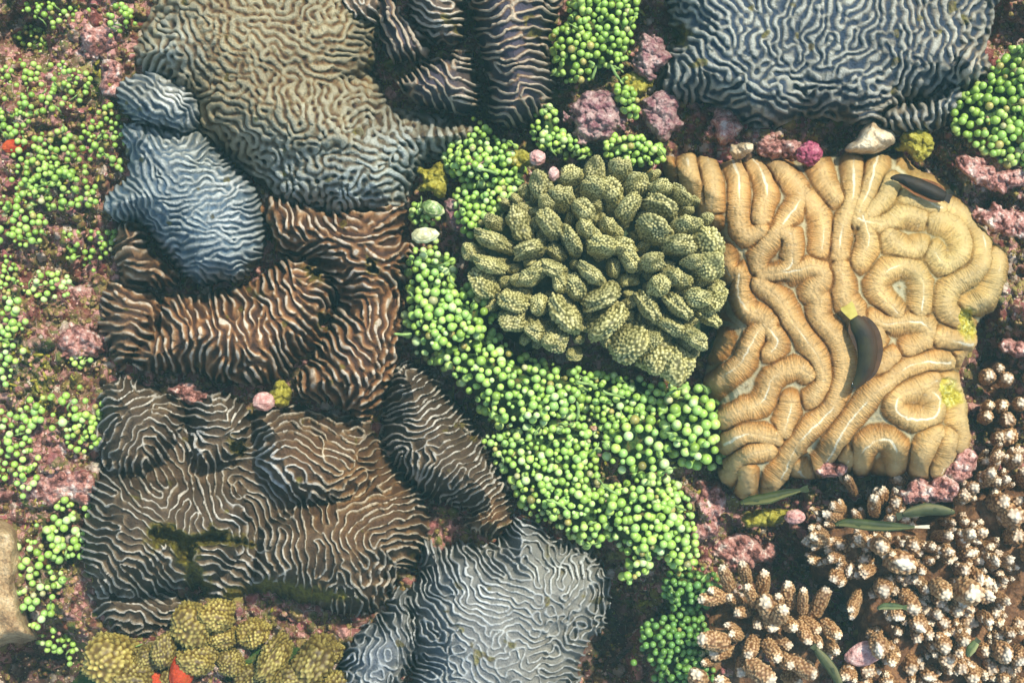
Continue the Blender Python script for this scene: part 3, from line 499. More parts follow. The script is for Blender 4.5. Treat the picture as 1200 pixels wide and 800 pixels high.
OL = [(632,211,30,24,60),(657,224,28,24,0),(668,197,26,20,-20),(698,194,28,24,90),(697,212,26,20,20),(685,240,34,20,50),(602,256,34,26,70),(641,256,36,22,55),(668,278,36,19,60),(569,277,38,18,25),(615,290,36,20,-20),(573,256,20,16,0),(689,266,26,18,40),
 (729,190,26,22,0),(718,215,36,24,45),(751,208,28,22,0),(741,235,30,20,-50),(780,213,22,17,0),(801,225,30,15,40),(780,236,44,20,35),(774,263,40,21,35),(717,263,26,16,40),(708,284,30,22,10),(734,286,30,22,20),(814,259,26,19,0),(840,283,38,28,70),(807,283,36,22,10),
 (567,308,34,16,25),(558,332,36,26,60),(590,330,18,15,0),(620,322,30,18,-40),(644,314,32,18,20),(655,330,24,17,80),(606,328,18,16,0),(651,294,26,15,40),(674,336,30,24,40),(692,319,34,16,40),(597,356,34,24,20),(629,359,24,20,90),(660,370,52,24,52),(597,381,30,24,0),(625,390,30,18,40),(545,294,20,16,80),
 (721,314,22,13,90),(742,303,26,20,60),(744,328,15,13,0),(706,351,44,25,-30),(717,383,54,27,-40),(771,305,26,21,0),(765,363,46,17,55),(778,335,24,20,90),(801,327,28,20,20),(802,362,38,17,42),(826,350,26,21,0),(847,353,30,20,-60),(837,374,34,15,35),(795,388,36,18,30),(842,312,32,26,80),
 (745,411,48,30,-50),(776,425,42,31,-55),(803,437,38,32,-60),(768,401,24,18,-40),(824,402,28,19,30),(649,405,28,25,20),(673,420,17,12,0),(678,400,13,11,0),(770,380,14,12,0),(556,298,16,14,0),(583,306,14,12,0),(640,232,18,16,0),(718,241,18,15,0),(757,252,16,14,0),(820,305,20,16,0),(786,312,16,14,0),(612,342,14,12,0),(690,385,15,13,0),(738,345,12,11,0)]
cor = empty('cauliflower_coral', W3(705, 320, -.06)); tag(cor, 'olive green cauliflower coral with dozens of knobbly pale tipped branches above the sea grapes', 'coral')
bpy.context.view_layer.update()
def pin(o, parent):
    o.matrix_parent_inverse = Matrix.Translation(-Vector(parent.location)); return o
pin(rough_body('base', cor, [(545, 290), (560, 250), (610, 215), (660, 190), (740, 185), (800, 205), (850, 270), (858, 340), (846, 400), (812, 446), (740, 425), (690, 400), (640, 420), (590, 400), (548, 350)], -.12, .022, 95, M['cauli_base'], 7, nz=.008), cor)
COVER.append(smooth_poly([(545, 290), (560, 250), (610, 215), (660, 190), (740, 185), (800, 205), (850, 270), (858, 340), (846, 400), (812, 446), (740, 425), (690, 400), (640, 420), (590, 400), (548, 350)]))
VAR = {}
for ai, asp in enumerate((1.1, 1.5, 2.)):
    for sd_ in range(3): VAR[ai, sd_] = knob_mesh('branch', M['cauli'], 10.8 * math.sqrt(asp), 9.6 / math.sqrt(asp), 20, 1.3, 2.1, 100 + ai * 10 + sd_, 5, .22, 1.9)
def dome(x, y, cx, cy, rx, ry): return max(0, 1 - ((x - cx) / rx) ** 2 - ((y - cy) / ry) ** 2)
KF, _ = pois([(552, 292), (570, 250), (620, 215), (670, 195), (740, 192), (800, 215), (845, 275), (850, 340), (838, 395), (800, 436), (740, 420), (690, 396), (640, 410), (595, 392), (556, 345)], 13, 77)
OL += [(x, y, 15, 12.5, (i * 67) % 180) for i, (x, y) in enumerate(KF) if min((math.hypot(x - o_[0], y - o_[1]) - .3 * (o_[2] + o_[3]) / 2) for o_ in OL) > 6]
for i, (x, y, l, wd, a) in enumerate(OL):
    asp = l / wd; ai = 0 if asp < 1.28 else (1 if asp < 1.75 else 2); s_ = math.sqrt(l * wd) / 22.; size = min(1, l * wd / 500)
    zt = .03 + random.uniform(-.006, .006) + .05 * dome(x, y, 715, 315, 210, 165) ** .6 * (.5 + .5 * size) - (.02 if wd < 16 else 0) + .03 * max(0, min(1, (x - 760) / 60)); hz = 20 * S * max(s_, .7) * 1.1
    dx, dy = (x - 705) / 190, -(y - 315) / 150; lean = Vector((dx * .5, dy * .5, 1)).normalized()
    q = Vector((0, 0, 1)).rotation_difference(lean) @ Quaternion((0, 0, 1), math.radians(-a)); c = Vector(W3(x, y, zt)) - lean * hz
    o = ob('branch', VAR[ai, i % 3].copy() if False else VAR[ai, i % 3], cor, c, q, (s_, s_, max(s_, .7) * 1.1)); pin(o, cor)
# ochre cauliflower at bottom left
cor2 = empty('cauliflower_coral', W3(240, 780, -.06)); tag(cor2, 'ochre yellow cauliflower coral on the bottom edge under the umber coral', 'coral')
pin(rough_body('base', cor2, [(90, 790), (130, 760), (200, 735), (260, 720), (330, 740), (400, 755), (405, 850), (90, 850)], -.1, -.035, 40, M['moss'], 9), cor2)
V2 = [knob_mesh('branch', M['ochre'], 17, 14, 22, 2.0, 3.2, 150 + k, 5, .2, 3.) for k in range(4)]
for i, (x, y, l, wd, a) in enumerate([(218,738,46,40,20),(224,778,40,34,0),(169,776,30,28,0),(188,768,36,24,90),(120,782,60,46,20),(248,726,38,34,0),(255,750,32,26,0),(295,746,34,30,0),(267,780,30,26,0),(316,778,54,30,-60),(362,786,58,42,-60),(385,768,30,24,0),(238,766,30,24,0),(150,800,44,36,0),(340,802,40,34,0),(292,800,34,30,0),(200,802,34,30,0),(390,812,40,34,0)]):
    s1, s2 = l / 34, wd / 28; hz = 24 * S * (s1 + s2) / 2; zt = .0 + .02 * (l > 35)
    o = ob('branch', V2[i % 4], cor2, Vector(W3(x, y, zt)) - Vector((0, 0, hz)), Quaternion((0, 0, 1), math.radians(-a)), (s1, s2, (s1 + s2) / 2)); pin(o, cor2)

# finger corals
FV = [knob_mesh('branch', M['finger'], 7, 7, 26, 1.9, 3.1, 200 + k, 5, .09, 1.8, tipz=(.84, 1.05)) for k in range(4)]
FW = [knob_mesh('branch', M['finger_white'], 7, 7.4, 26, 1.9, 3.1, 220 + k, 5, .08, 1.8, tipz=(.74, 1.12)) for k in range(4)]
FB = [knob_mesh('branch', M['finger_white'], 9, 7, 22, 1.9, 3.1, 240 + k, 5, .14, 1.8, tipz=(.75, 1.1)) for k in range(3)]
def finger(parent, i, tip, base, r, white=0, zt=.02, drop=None):
    t = Vector(W3(tip[0], tip[1], zt)); dxy = math.hypot(tip[0] - base[0], tip[1] - base[1])
    b = Vector(W3(base[0], base[1], zt - (drop if drop else max(.022, .048 - dxy * S * .8)))); ax = (t - b); L = ax.length
    q = Vector((0, 0, 1)).rotation_difference(ax.normalized()) @ Quaternion((0, 0, 1), i * 1.3)
    me = (FW if white == 1 else FV if white == 0 else FB)[i % 3]; rr = r / 7.
    o = ob('branch', me, parent, (t + b) / 2, q, (rr, rr, max(L * .62 / (26 * S), rr * .6))); pin(o, parent)
f1 = empty('finger_coral', W3(890, 730, -.05)); tag(f1, 'tan finger coral with scaly branches spreading sideways, right of the lowest sea grapes', 'coral')
pl = [(815, 720), (850, 690), (900, 700), (960, 700), (985, 740), (985, 800), (960, 850), (820, 850), (805, 780)]
pin(rough_body('base', f1, pl, -.14, -.045, 40, M['finger_base'], 15), f1); COVER.append(smooth_poly(pl))
K1 = [((871,662),(877,684),7),((847,666),(856,690),7),((896,673),(891,700),8),((824,702),(853,697),9),((877,689),(886,709),7),((865,718),(884,713),8),((923,686),(925,712),8.5),((941,693),(940,718),6.5),((967,692),(952,722),9),((898,706),(904,722),12),((918,714),(905,728),10),
 ((958,738),(938,723),8),((946,750),(936,728),8),((981,744),(965,728),8),((970,768),(970,742),8),((853,732),(866,740),6),((824,748),(851,753),11),((838,766),(855,760),9),((878,766),(884,746),9),((911,770),(898,752),9),((923,756),(900,745),8),((952,788),(925,771),10),((900,795),(878,778),12),
 ((868,786),(875,770),9),((817,790),(822,806),11),((844,796),(850,810),9),((826,776),(840,772),6),((905,735),(900,720),9),((930,735),(918,726),8),((888,732),(893,720),8),((858,742),(868,745),7),((925,778),(912,766),8),((935,800),(920,790),9),((960,755),(950,742),7),((980,762),(968,752),7),((856,700),(868,706),7),((834,692),(850,700),7),((912,700),(912,716),7)]
for i, (t, b, r) in enumerate(K1): finger(f1, i, t, b, r * .88, 0, .0 + .012 * math.sin(i * 2.1) + (.014 if r > 9 else 0))
f2 = empty('finger_coral', W3(1080, 690, -.05)); tag(f2, 'large brown finger coral with bright white tips filling the bottom right corner', 'coral')
pl = [(945, 620), (975, 590), (1010, 580), (1080, 600), (1130, 560), (1200, 530), (1290, 520), (1290, 880), (985, 880), (995, 790), (990, 700), (950, 680)]
pin(rough_body('base', f2, pl, -.15, -.022, 50, M['finger_base'], 17, nz=.016, noise_s=20), f2); COVER.append(smooth_poly(pl))
K2 = [(993,560,6,1),(1024,584,8,1),(1035,575,7,1),(1052,560,9,1),(970,602,8,1),(975,592,7,1),(958,601,5,1),(961,609,5,1),(1050,587,9,2),(1044,607,7,1),(1060,606,9,1),(1001,599,6,2),(954,629,9,0),(952,619,7,0),(982,639,9,2),(974,654,7,1),(1005,630,7,2),(1012,655,9,2),(995,669,10,2),(1012,673,7,2),(1032,640,11,1),(1027,629,8,2),(1057,637,7,1),(1072,639,9,2),(1061,661,15,2),(952,656,7,0),(977,679,8,2),
 (1162,554,9,1),(1179,562,8,1),(1176,587,11,1),(1142,571,9,1),(1132,578,8,2),(1117,612,6,1),(1131,611,7,1),(1138,625,9,1),(1151,624,9,1),(1132,638,7,1),(1112,628,8,1),(1113,646,8,2),(1140,648,10,2),(1147,657,8,1),(1132,669,9,1),(1080,669,7,1),(1072,679,7,1),(1054,677,6,1),(1168,657,8,2),(1183,656,8,1),(1172,671,7,1),(1192,537,9,1),(1172,531,7,2),(1192,604,13,2),(1155,541,8,0),(1194,628,9,2),(1091,657,6,2),
 (1036,692,11,1),(1060,700,9,0),(998,712,7,0),(1030,762,11,2),(1022,747,8,2),(1070,714,11,1),(1078,735,10,2),(1099,720,9,1),(1090,712,7,1),(1123,717,9,1),(1108,695,11,0),(1168,718,9,1),(1172,710,8,1),(1160,728,7,1),(1179,704,7,1),(1166,688,9,2),(1177,680,6,1),(1140,694,16,0),(1128,706,10,0),(1140,730,10,2),(1108,731,9,2),(1053,724,8,2),(1053,740,7,1),(1068,783,10,1),(1108,759,10,1),(1130,750,9,0),(1156,763,9,1),(1181,768,11,2),(1112,777,9,2),(1141,795,10,0),(1094,759,8,1),(1017,788,9,2),(991,792,8,1),
 (1090,795,9,2),(1196,731,8,2),(1187,743,7,2),(1197,775,9,2),(1163,785,9,2),(1178,797,9,0),(1150,680,9,2),(1125,684,8,2),(1040,715,7,0),(1085,690,8,0),(1046,775,8,0),(1124,765,9,0),(1170,745,8,0),(1046,650,7,0),(1092,640,7,0),(1160,640,8,0),(1210,560,10,1),(1215,590,10,2),(1220,650,11,2),(1215,700,10,2),(1222,760,11,2),(1100,815,10,2),(1050,815,10,2),(1160,815,10,2),(1010,815,10,2),(1200,815,11,2),(1220,610,10,1),(1040,800,8,2),(1128,785,8,2)]
for i, (x, y, r, wh) in enumerate(K2):
    dx, dy = (x - 1040), (y - 640); L = math.hypot(dx, dy) + 1; k = 16 * min(1, L / 60)
    for q_ in range(3 if r > 8 else 2):
        a_ = random.uniform(0, 6.28); ux, uy = x + math.cos(a_) * r * 1.3, y + math.sin(a_) * r * 1.3; finger(f2, i + q_ + 1, (ux, uy), (x - dx / L * k, y - dy / L * k), r * random.uniform(.45, .7), (2, 0, 1)[q_ % 3], -.008 + .012 * math.sin(i * 1.7), drop=.04)
    finger(f2, i, (x, y), (x - dx / L * k + random.uniform(-5, 5), y - dy / L * k + random.uniform(-5, 5)), r * .82, wh, .004 + .016 * math.sin(i * 1.7) + (.02 if r > 10 else 0), drop=.045)
f3 = empty('finger_coral', W3(1175, 470, -.08)); tag(f3, 'few finger coral tips in the dark gap right of the ochre brain coral', 'coral')
pl = [(1145, 425), (1190, 410), (1270, 400), (1270, 530), (1160, 530), (1140, 480)]
pin(rough_body('base', f3, pl, -.2, -.12, 30, M['finger_base'], 19), f3)
for i, (x, y, r, wh) in enumerate([(1159,440,8,1),(1180,443,8,1),(1172,431,6,0),(1157,487,7,1),(1182,491,7,2),(1182,511,9,2),(1175,474,7,0),(1196,472,7,1),(1160,474,6,0),(1212,440,9,1),(1214,500,9,2),(1172,512,7,0)]):
    finger(f3, i, (x, y), (x - 5, y + 3), r, wh, -.05)

# ------------------------------------------------------------------ sea grapes
bd = {k: mk('bead', ICO[3][0] * np.array([.93, .93, 1.08]), ICO[3][1], M[k]) for k in ('bead', 'bead_lime', 'bead_dark', 'bead_old')}
def tube(name, pts, r, mat, parent, seg=7):
    pts = [Vector(p) for p in pts]; V = []; F = []
    for i, p in enumerate(pts):
        d = (pts[min(i + 1, len(pts) - 1)] - pts[max(i - 1, 0)]).normalized(); a = d.orthogonal().normalized(); b = d.cross(a)
        rr = r * (.6 if i in (0, len(pts) - 1) else 1)
        for k in range(seg): V.append(p + (a * math.cos(6.2832 * k / seg) + b * math.sin(6.2832 * k / seg)) * rr)
    for i in range(len(pts) - 1):
        for k in range(seg): F.append((i * seg + k, i * seg + (k + 1) % seg, (i + 1) * seg + (k + 1) % seg, (i + 1) * seg + k))
    o = ob(name, mk(name, [v[:] for v in V], F, mat)); 
    if parent: o.parent = parent; pin(o, parent)
    return o
GR = 'clumps of green sea grapes'
def grapes(label, poly, r, zt, zb=None, seed=1, mat='bead', layers=2, patchy=0., runners=4, rv=.22, R=26, bed=True, squash=1., stray=.07):
    c = np.array(poly, float).mean(0); zg = float(ground_z(c[0], c[1])); zb = zg + .01 if zb is None else zb
    root = empty('sea_grapes', W3(c[0], c[1], zb)); tag(root, label, 'sea grapes', GR)
    dens = None
    if patchy: dens = lambda q: 1. if vnoise(q[0], q[1], 20, seed + 400, 2) > patchy else .06
    if bed:
        sp = smooth_poly(poly); cc = sp.mean(0); inn = [tuple(cc + (p - cc) * .93) for p in poly_list(poly, cc)]
        pin(rough_body('bed', root, inn, zb - .05, zt - 2.6 * r * S, R * .9, M['moss'], seed, res=3, nz=.005, noise_s=8), root)
    n = 0; rr_ = random.Random(seed)
    for ly in range(layers):
        K, D = pois(poly, r * (1.62 if ly == 0 else 1.9), seed + ly * 31, dens=dens)
        for (x, y), d in zip(K, D):
            if n >= 298: break
            if rr_.random() < stray: x += rr_.gauss(0, 7); y += rr_.gauss(0, 7); d = 0
            t = min(1, (d + 2) / R); z = zb + (zt - zb) * math.sqrt(1 - (1 - t) ** 2) - ly * r * S * 1.25 + rr_.uniform(-.8, .8) * r * S
            q = r * S * (1 + rr_.uniform(-rv, rv * .8)) * (.66 if rr_.random() < .22 else 1)
            o = ob('bead', bd['bead_old' if rr_.random() < .045 else mat], root, W3(x, y, z), Quaternion((rr_.uniform(-1, 1), rr_.uniform(-1, 1), 0, 1)).normalized() if False else None, (q, q, q * squash)); pin(o, root); n += 1
    for k in range(runners):
        q = K[rr_.randrange(len(K))] if len(K) else c; a = rr_.uniform(0, 6.28); L = rr_.uniform(8, 20); z = zt + .001
        pts = []
        for j in range(6):
            t = j / 5 - .5; x = q[0] + math.cos(a) * L * t + math.sin(a) * 3 * t * t * 4; y = q[1] + math.sin(a) * L * t; pts.append(W3(x, y, z - .012 * abs(t) * 2 + rr_.uniform(-.001, .001)))
        tube('runner', pts, r * .28 * S, M['stem'], root)
    return root
def poly_list(poly, c): return [np.array(p, float) for p in poly]
grapes('dense green sea grapes hugging the right side of the rust brown coral', [(480, 298), (505, 290), (530, 296), (534, 328), (570, 345), (582, 372), (572, 400), (540, 412), (505, 425), (482, 405), (474, 380), (478, 340)], 4.9, .05, seed=1, layers=2, R=34, rv=.3, runners=6)
grapes('green sea grapes spilling down between dark crevice and olive cauliflower coral', [(505, 418), (545, 402), (580, 392), (606, 412), (640, 424), (672, 436), (690, 452), (682, 480), (660, 498), (620, 512), (580, 500), (556, 470), (530, 440)], 4.9, .05, seed=2, layers=2, R=34, rv=.34)
grapes('small green sea grapes right of the dark brown oval coral', [(568, 512), (610, 500), (650, 492), (690, 490), (702, 520), (700, 560), (716, 590), (712, 628), (690, 640), (650, 618), (614, 596), (592, 560), (572, 535)], 4.4, .04, seed=3, layers=2, R=34, patchy=.3, runners=16, rv=.4)
grapes('sparse sea grapes with pale runners below the olive cauliflower coral', [(668, 432), (720, 440), (790, 450), (800, 470), (760, 500), (720, 520), (695, 500), (682, 470)], 4.3, .02, seed=4, mat='bead', layers=2, patchy=.42, runners=14)
grapes('plump green sea grapes heaped against the left edge of the ochre brain coral', [(780, 462), (822, 452), (846, 466), (854, 500), (848, 535), (825, 552), (800, 545), (780, 520), (772, 490)], 6., .055, seed=5, layers=2, R=30)
grapes('loose large green sea grapes with brown gaps left of the heaped plump ones', [(716, 498), (745, 478), (775, 480), (784, 520), (790, 545), (760, 560), (722, 550), (708, 525)], 5.6, .045, seed=6, layers=1, patchy=.36, runners=6)
grapes('long mass of green sea grapes above the dark hollow right of the pale coral', [(700, 580), (740, 556), (780, 560), (806, 578), (812, 610), (818, 650), (800, 668), (770, 656), (750, 678), (728, 680), (735, 650), (712, 630)], 4.8, .04, seed=7, layers=2, R=30, runners=9, rv=.34)
grapes('dark green sea grapes deep on the bottom edge left of the tan finger coral', [(752, 732), (780, 722), (812, 716), (830, 740), (836, 790), (830, 830), (790, 830), (772, 790), (752, 760)], 4.3, -.02, seed=8, mat='bead_dark', layers=2, R=30)
grapes('dim green sea grapes between the hanging mass and the tan finger coral', [(782, 672), (820, 664), (842, 680), (838, 706), (800, 716), (778, 700)], 4.4, -.005, seed=9, mat='bead_dark', layers=2)
grapes('lime green sea grapes in the gap at top middle beside the dark labyrinth lobe', [(648, 40), (666, 26), (672, -20), (744, -20), (744, 30), (738, 60), (728, 82), (700, 78), (690, 96), (668, 98), (650, 86), (646, 62)], 4.3, .03, seed=10, mat='bead_lime', layers=2, R=24)
grapes('short strand of lime sea grapes on pinkish rubble below the top middle clump', [(720, 98), (734, 96), (748, 116), (744, 138), (730, 132)], 4.4, .03, seed=11, mat='bead_lime', layers=2, R=12, runners=1)
grapes('curved band of sea grapes left of the pinkish rubble knob', [(626, 132), (648, 124), (656, 148), (688, 168), (686, 186), (654, 178), (626, 168)], 4.2, .02, seed=12, layers=2, R=16)
grapes('bright sea grapes tumbling beside the tip of the large olive tan coral', [(522, 172), (548, 158), (566, 142), (580, 160), (606, 172), (614, 196), (604, 216), (574, 222), (548, 214), (524, 200)], 4.3, .03, seed=13, layers=2, patchy=.3, R=22)
grapes('sea grapes just above the left knobs of the olive cauliflower coral', [(536, 222), (574, 214), (606, 206), (612, 230), (590, 244), (572, 268), (548, 276), (534, 252)], 4.5, .025, seed=14, layers=2, patchy=.3, R=20)
grapes('row of sea grapes along the top edge of the olive cauliflower coral', [(708, 168), (740, 160), (768, 166), (778, 186), (752, 194), (716, 188)], 4.3, .03, seed=15, layers=2, R=14)
grapes('tiny tuft of sea grapes under the green shell', [(480, 242), (498, 240), (514, 250), (508, 264), (484, 262)], 3.6, .0, seed=16, layers=2, R=10, runners=1)
grapes('blurred yellow green sea grapes on the right edge beside the steel grey maze coral', [(1116, 122), (1146, 100), (1176, 66), (1230, 40), (1240, 190), (1190, 196), (1150, 176), (1122, 156)], 5., .02, seed=17, mat='bead_lime', layers=2, patchy=.34, R=26)
LEFT = [('sea grapes in the top left corner under the frame edge', 66, 14, 34, 12, 3.8), ('cluster of sea grapes on pink crust near the top left coral', 142, 24, 14, 12, 3.8), ('few sea grapes hanging over the dark top left hollow', 40, 44, 34, 12, 3.6), ('loose sea grapes above the brown turf on the left edge', 24, 92, 28, 14, 4.),
 ('sea grapes beside the dark gap left of the slate blue coral top', 84, 92, 16, 18, 3.6), ('short row of sea grapes over the brown hollow', 42, 122, 30, 14, 4.), ('big sea grape cluster touching the slate blue coral', 128, 162, 20, 26, 4.2), ('wide sea grape patch left of the slate blue coral middle', 60, 180, 46, 22, 4.3),
 ('sea grapes at the left edge beside a red sponge patch', 14, 146, 18, 16, 4.2), ('sea grapes scattered on olive turf mid left', 76, 226, 34, 22, 4.2), ('sea grapes on the left edge above the pink nodules', 20, 258, 30, 26, 4.4), ('thin trail of sea grapes left of the small striped lobe', 104, 284, 26, 18, 3.9),
 ('sea grapes around a pale patch on the left slope', 54, 338, 24, 16, 3.8), ('tiny sea grapes at the left edge beneath the upper slope', 10, 330, 14, 20, 3.4), ('sea grapes on the left edge at mid height', 10, 392, 14, 40, 4.6), ('pair of sea grapes in brown turf mid left', 92, 424, 10, 6, 3.6),
 ('larger sea grapes in a row above the pink crust patch', 74, 482, 44, 18, 5.2), ('column of sea grapes left of the pink crust patch', 14, 520, 24, 44, 4.6), ('sea grapes tucked between pink crust and umber coral', 98, 508, 18, 16, 4.2), ('upper sea grapes pressed against the left flank of the umber coral', 80, 616, 24, 32, 5.),
 ('tall stack of sea grapes right of the buff rock', 46, 676, 26, 44, 5.), ('bottom left sea grapes above the dark blue hollow', 70, 748, 26, 18, 4.6), ('few dim sea grapes below the dark foot of the umber coral', 136, 762, 22, 8, 3.6), ('sea grapes on the slope beside the yellow stained turf', 40, 210, 24, 18, 4.)]
for i, (lb, cx, cy, rx, ry, r) in enumerate(LEFT):
    zt = float(ground_z(cx, cy)) + .028
    grapes(lb, [(cx + (px_ - cx) * random.uniform(.8, 1.5), cy + (py_ - cy) * random.uniform(.8, 1.6)) for px_, py_ in ell(cx, cy, rx, ry, 10, .2 * math.sin(i))], r * .95, zt, zb=zt - .02, seed=40 + i, mat=('bead_lime' if i < 12 or i == 23 else 'bead'), layers=1, patchy=.42 if rx > 20 else .3, runners=3, R=12, bed=False, stray=.3)
# free runners across the green mass
for i, P_ in enumerate([[(676,447),(684,449),(692,450),(700,455)],[(705,457),(712,461),(722,463),(732,466)],[(462,391),(472,392),(482,391)],[(676,470),(678,482),(676,492)],[(700,560),(712,572),(726,580)],[(640,585),(655,590),(668,600)],[(690,72),(698,78),(694,92)],[(716,76),(722,88),(730,98)],[(560,198),(572,200),(584,204)]]):
    o = tube('runner', [W3(x, y, .048 - .002 * j) for j, (x, y) in enumerate(smooth_poly(P_, 3, False))], .0017, M['stem'], None)
    tag(o, ['pale runner lying under the olive cauliflower coral', 'pale green runner beside the sparse sea grapes, right one', 'thin runner reaching onto the rust brown coral', 'short upright runner among small sea grapes', 'runner crossing above the hanging sea grape mass', 'curved runner low in the small sea grapes', 'runner hanging below the top middle sea grapes', 'runner leading down to the lime strand on rubble', 'runner across the tumbling sea grapes'][i], 'algae runner')

# ------------------------------------------------------------------ lumps: nodules, stones, sponge
def lump(name, label, cat, x, y, rx, ry, rz, mat, seed, zt=None, rough_=.18, sub=5, freq=2.2, fine=.05, a=0, dents=0, group=None):
    if name in ('coralline_crust', 'algae_turf'):
        zt = float(ground_z(x, y)) + .012 if zt is None else zt - .004; e = 1.25
        sp = np.array(ell(x, y, rx * e, ry * e, 14, math.radians(a))); x0, y0 = sp.min(0) - 5; x1, y1 = sp.max(0) + 5; X, Y = np.meshgrid(np.arange(x0, x1, .9), np.arange(y0, y1, .9))
        d = sdist(sp, X, Y) + (vnoise(X, Y, 13, seed, 3) - .5) * (.9 * min(rx, ry) + 6); mask = d > 0; t = np.clip(d / (min(rx, ry) * .8), 0, 1)
        W1, I1 = worley(X, Y, 8.5, seed + 5); W2, I2 = worley(X, Y, 4.6, seed + 6)
        Z = zt - .035 + .028 * np.sqrt(1 - (1 - t) ** 2) + S * (.9 * W1 + .8 * W2) + .014 * (vnoise(X, Y, 17, seed + 2, 2) - .5); k = (HC - Z) / HC * S
        o = ob(name, mk(name, np.stack([(X - 600) * k, (400 - Y) * k, Z], -1)[mask], grid_faces(mask), mat)); return tag(o, label, cat, group)
    U, F = ICO[sub]; r = np.random.default_rng(seed)
    b = 0
    if fine >= .1:      # knobbly crusts: irregular nodules over the whole lump
        C = r.normal(size=(int(60 + rx * ry * .28), 3)); C /= np.linalg.norm(C, axis=1)[:, None]; w_ = r.uniform(2., 4.6, len(C)) / math.sqrt(rx * ry)
        for k in range(0, len(C), 50):
            d = np.sqrt(((U[:, None] - C[None, k:k + 50]) ** 2).sum(-1)) / w_[None, k:k + 50]; b = np.maximum(b, (np.sqrt(np.maximum(0, 1 - d ** 2)) * w_[None, k:k + 50]).max(1))
    P = U * (1 + rough_ * sines(U, freq * .8, seed, 14) + min(fine, .06) * sines(U, freq * 4, seed + 1, 14) + .02 * sines(U, freq * 11, seed + 2, 14) + 1.1 * b)[:, None]
    for k in range(dents):
        c = r.normal(size=3); c[2] = abs(c[2]); c /= np.linalg.norm(c); d = 1 - U @ c; P -= U * (.32 * np.exp(-d / .02))[:, None]
    zt = float(ground_z(x, y)) + rz * S * 1.1 if zt is None else zt
    o = ob(name, mk(name, P * np.array([rx, ry, rz]) * S * (.86 if fine >= .1 else 1), F, mat), None, Vector(W3(x, y, zt)) - Vector((0, 0, rz * S)), Quaternion((0, 0, 1), math.radians(-a)))
    return tag(o, label, cat, group)
lump('coralline_nodule', 'round rose pink nodule beside green turf above the umber coral', 'coralline algae', 307, 470, 13, 11, 11, M['peach'], 1, .02, .06, dents=2)
lump('coralline_nodule', 'pink smooth nodule in the dark hollow above the tan finger coral', 'coralline algae', 934, 607, 12, 9, 9, M['peach'], 2, -.0, .1)
lump('sponge', 'magenta knobbly sponge ball above the ochre brain coral', 'sponge', 951, 177, 14, 13, 13, M['rosy'], 3, .05, .12, fine=.1)
o = rough_body('broken_stone', None, [(990, 176), (1004, 160), (1010, 150), (1024, 138), (1030, 147), (1050, 156), (1051, 168), (1032, 178), (1008, 181)], -.03, .045, 11, M['palestone'], 4, res=1, nz=.007, noise_s=11); tag(o, 'cream broken stone wedged between steel grey coral and ochre brain coral', 'stone')
lump('coralline_nodule', 'white and pink ball nodule with pores above the olive cauliflower coral', 'coralline algae', 630, 183, 10, 9, 9, M['peach'], 5, .045, .1, dents=3)
lump('coralline_nodule', 'small pink tube mouth nodule between olive coral knobs', 'coralline algae', 649, 203, 6, 8, 8, M['peach'], 6, .06, .12, dents=1)
lump('coralline_crust', 'pinkish rubble knob overgrown with turf at the top middle gap', 'coralline algae', 700, 138, 28, 24, 18, M['mauve'], 7, .03, .25, freq=3.5, fine=.12)
lump('coralline_crust', 'mottled tan knob beside the top middle sea grapes', 'coralline algae', 762, 66, 18, 22, 16, M['mauve'], 8, .02, .25, freq=3.5, fine=.12)
lump('coralline_crust', 'orange brown stained knob left of the steel grey coral', 'coralline algae', 746, 100, 16, 12, 12, M['yellowturf'], 9, .01, .2, fine=.12)
lump('coralline_crust', 'lilac branching crust touching the left corner of the steel grey coral', 'coralline algae', 776, 134, 16, 26, 14, M['mauve'], 10, .02, .3, freq=4, fine=.16, a=-15)
lump('coralline_crust', 'crumbly pink crust above the green fish at the foot of the brain coral', 'coralline algae', 830, 585, 18, 20, 14, M['pink'], 11, .0, .26, freq=4, fine=.16)
lump('coralline_crust', 'dark pink crust right of the hanging sea grape mass', 'coralline algae', 822, 618, 20, 14, 12, M['pink'], 12, -.01, .28, freq=4, fine=.14)
lump('coralline_crust', 'long pink crust under the lower right rim of the brain coral', 'coralline algae', 1088, 574, 32, 13, 14, M['pink'], 13, .03, .18, freq=3, fine=.1, a=-8)
lump('coralline_crust', 'pale pink crust climbing the right rim of the brain coral', 'coralline algae', 1124, 548, 14, 20, 14, M['pink'], 14, .02, .22, freq=3, fine=.12, a=30)
lump('coralline_crust', 'violet and white crust tuft at the lower rim of the brain coral', 'coralline algae', 975, 549, 17, 10, 12, M['pink'], 15, .03, .28, freq=4, fine=.18)
lump('coralline_crust', 'pink branching crust arm at the right edge above the brain coral', 'coralline algae', 1150, 205, 30, 11, 12, M['pink'], 16, .02, .3, freq=4, fine=.16, a=35)
lump('coralline_crust', 'pink crust arm reaching in from the right edge', 'coralline algae', 1186, 208, 30, 10, 10, M['pink'], 17, .015, .25, freq=4, fine=.14, a=-12)
lump('coralline_crust', 'rough pale pink crust on the right edge beside the brain coral shoulder', 'coralline algae', 1176, 258, 34, 13, 12, M['pink'], 18, .01, .3, freq=4, fine=.16, a=10)
lump('coralline_crust', 'small pink crust knob on the right edge in the dark gap', 'coralline algae', 1188, 406, 16, 8, 8, M['pink'], 19, -.05, .25, fine=.14, a=8)
lump('coralline_crust', 'tiny pink crust at the right edge above the small knob', 'coralline algae', 1196, 372, 10, 8, 8, M['pink'], 20, -.06, .25, fine=.14)
lump('coralline_crust', 'broad dusty pink crust on the left slope beside the umber coral', 'coralline algae', 72, 568, 42, 22, 16, M['pink'], 21, None, .22, freq=3.5, fine=.12)
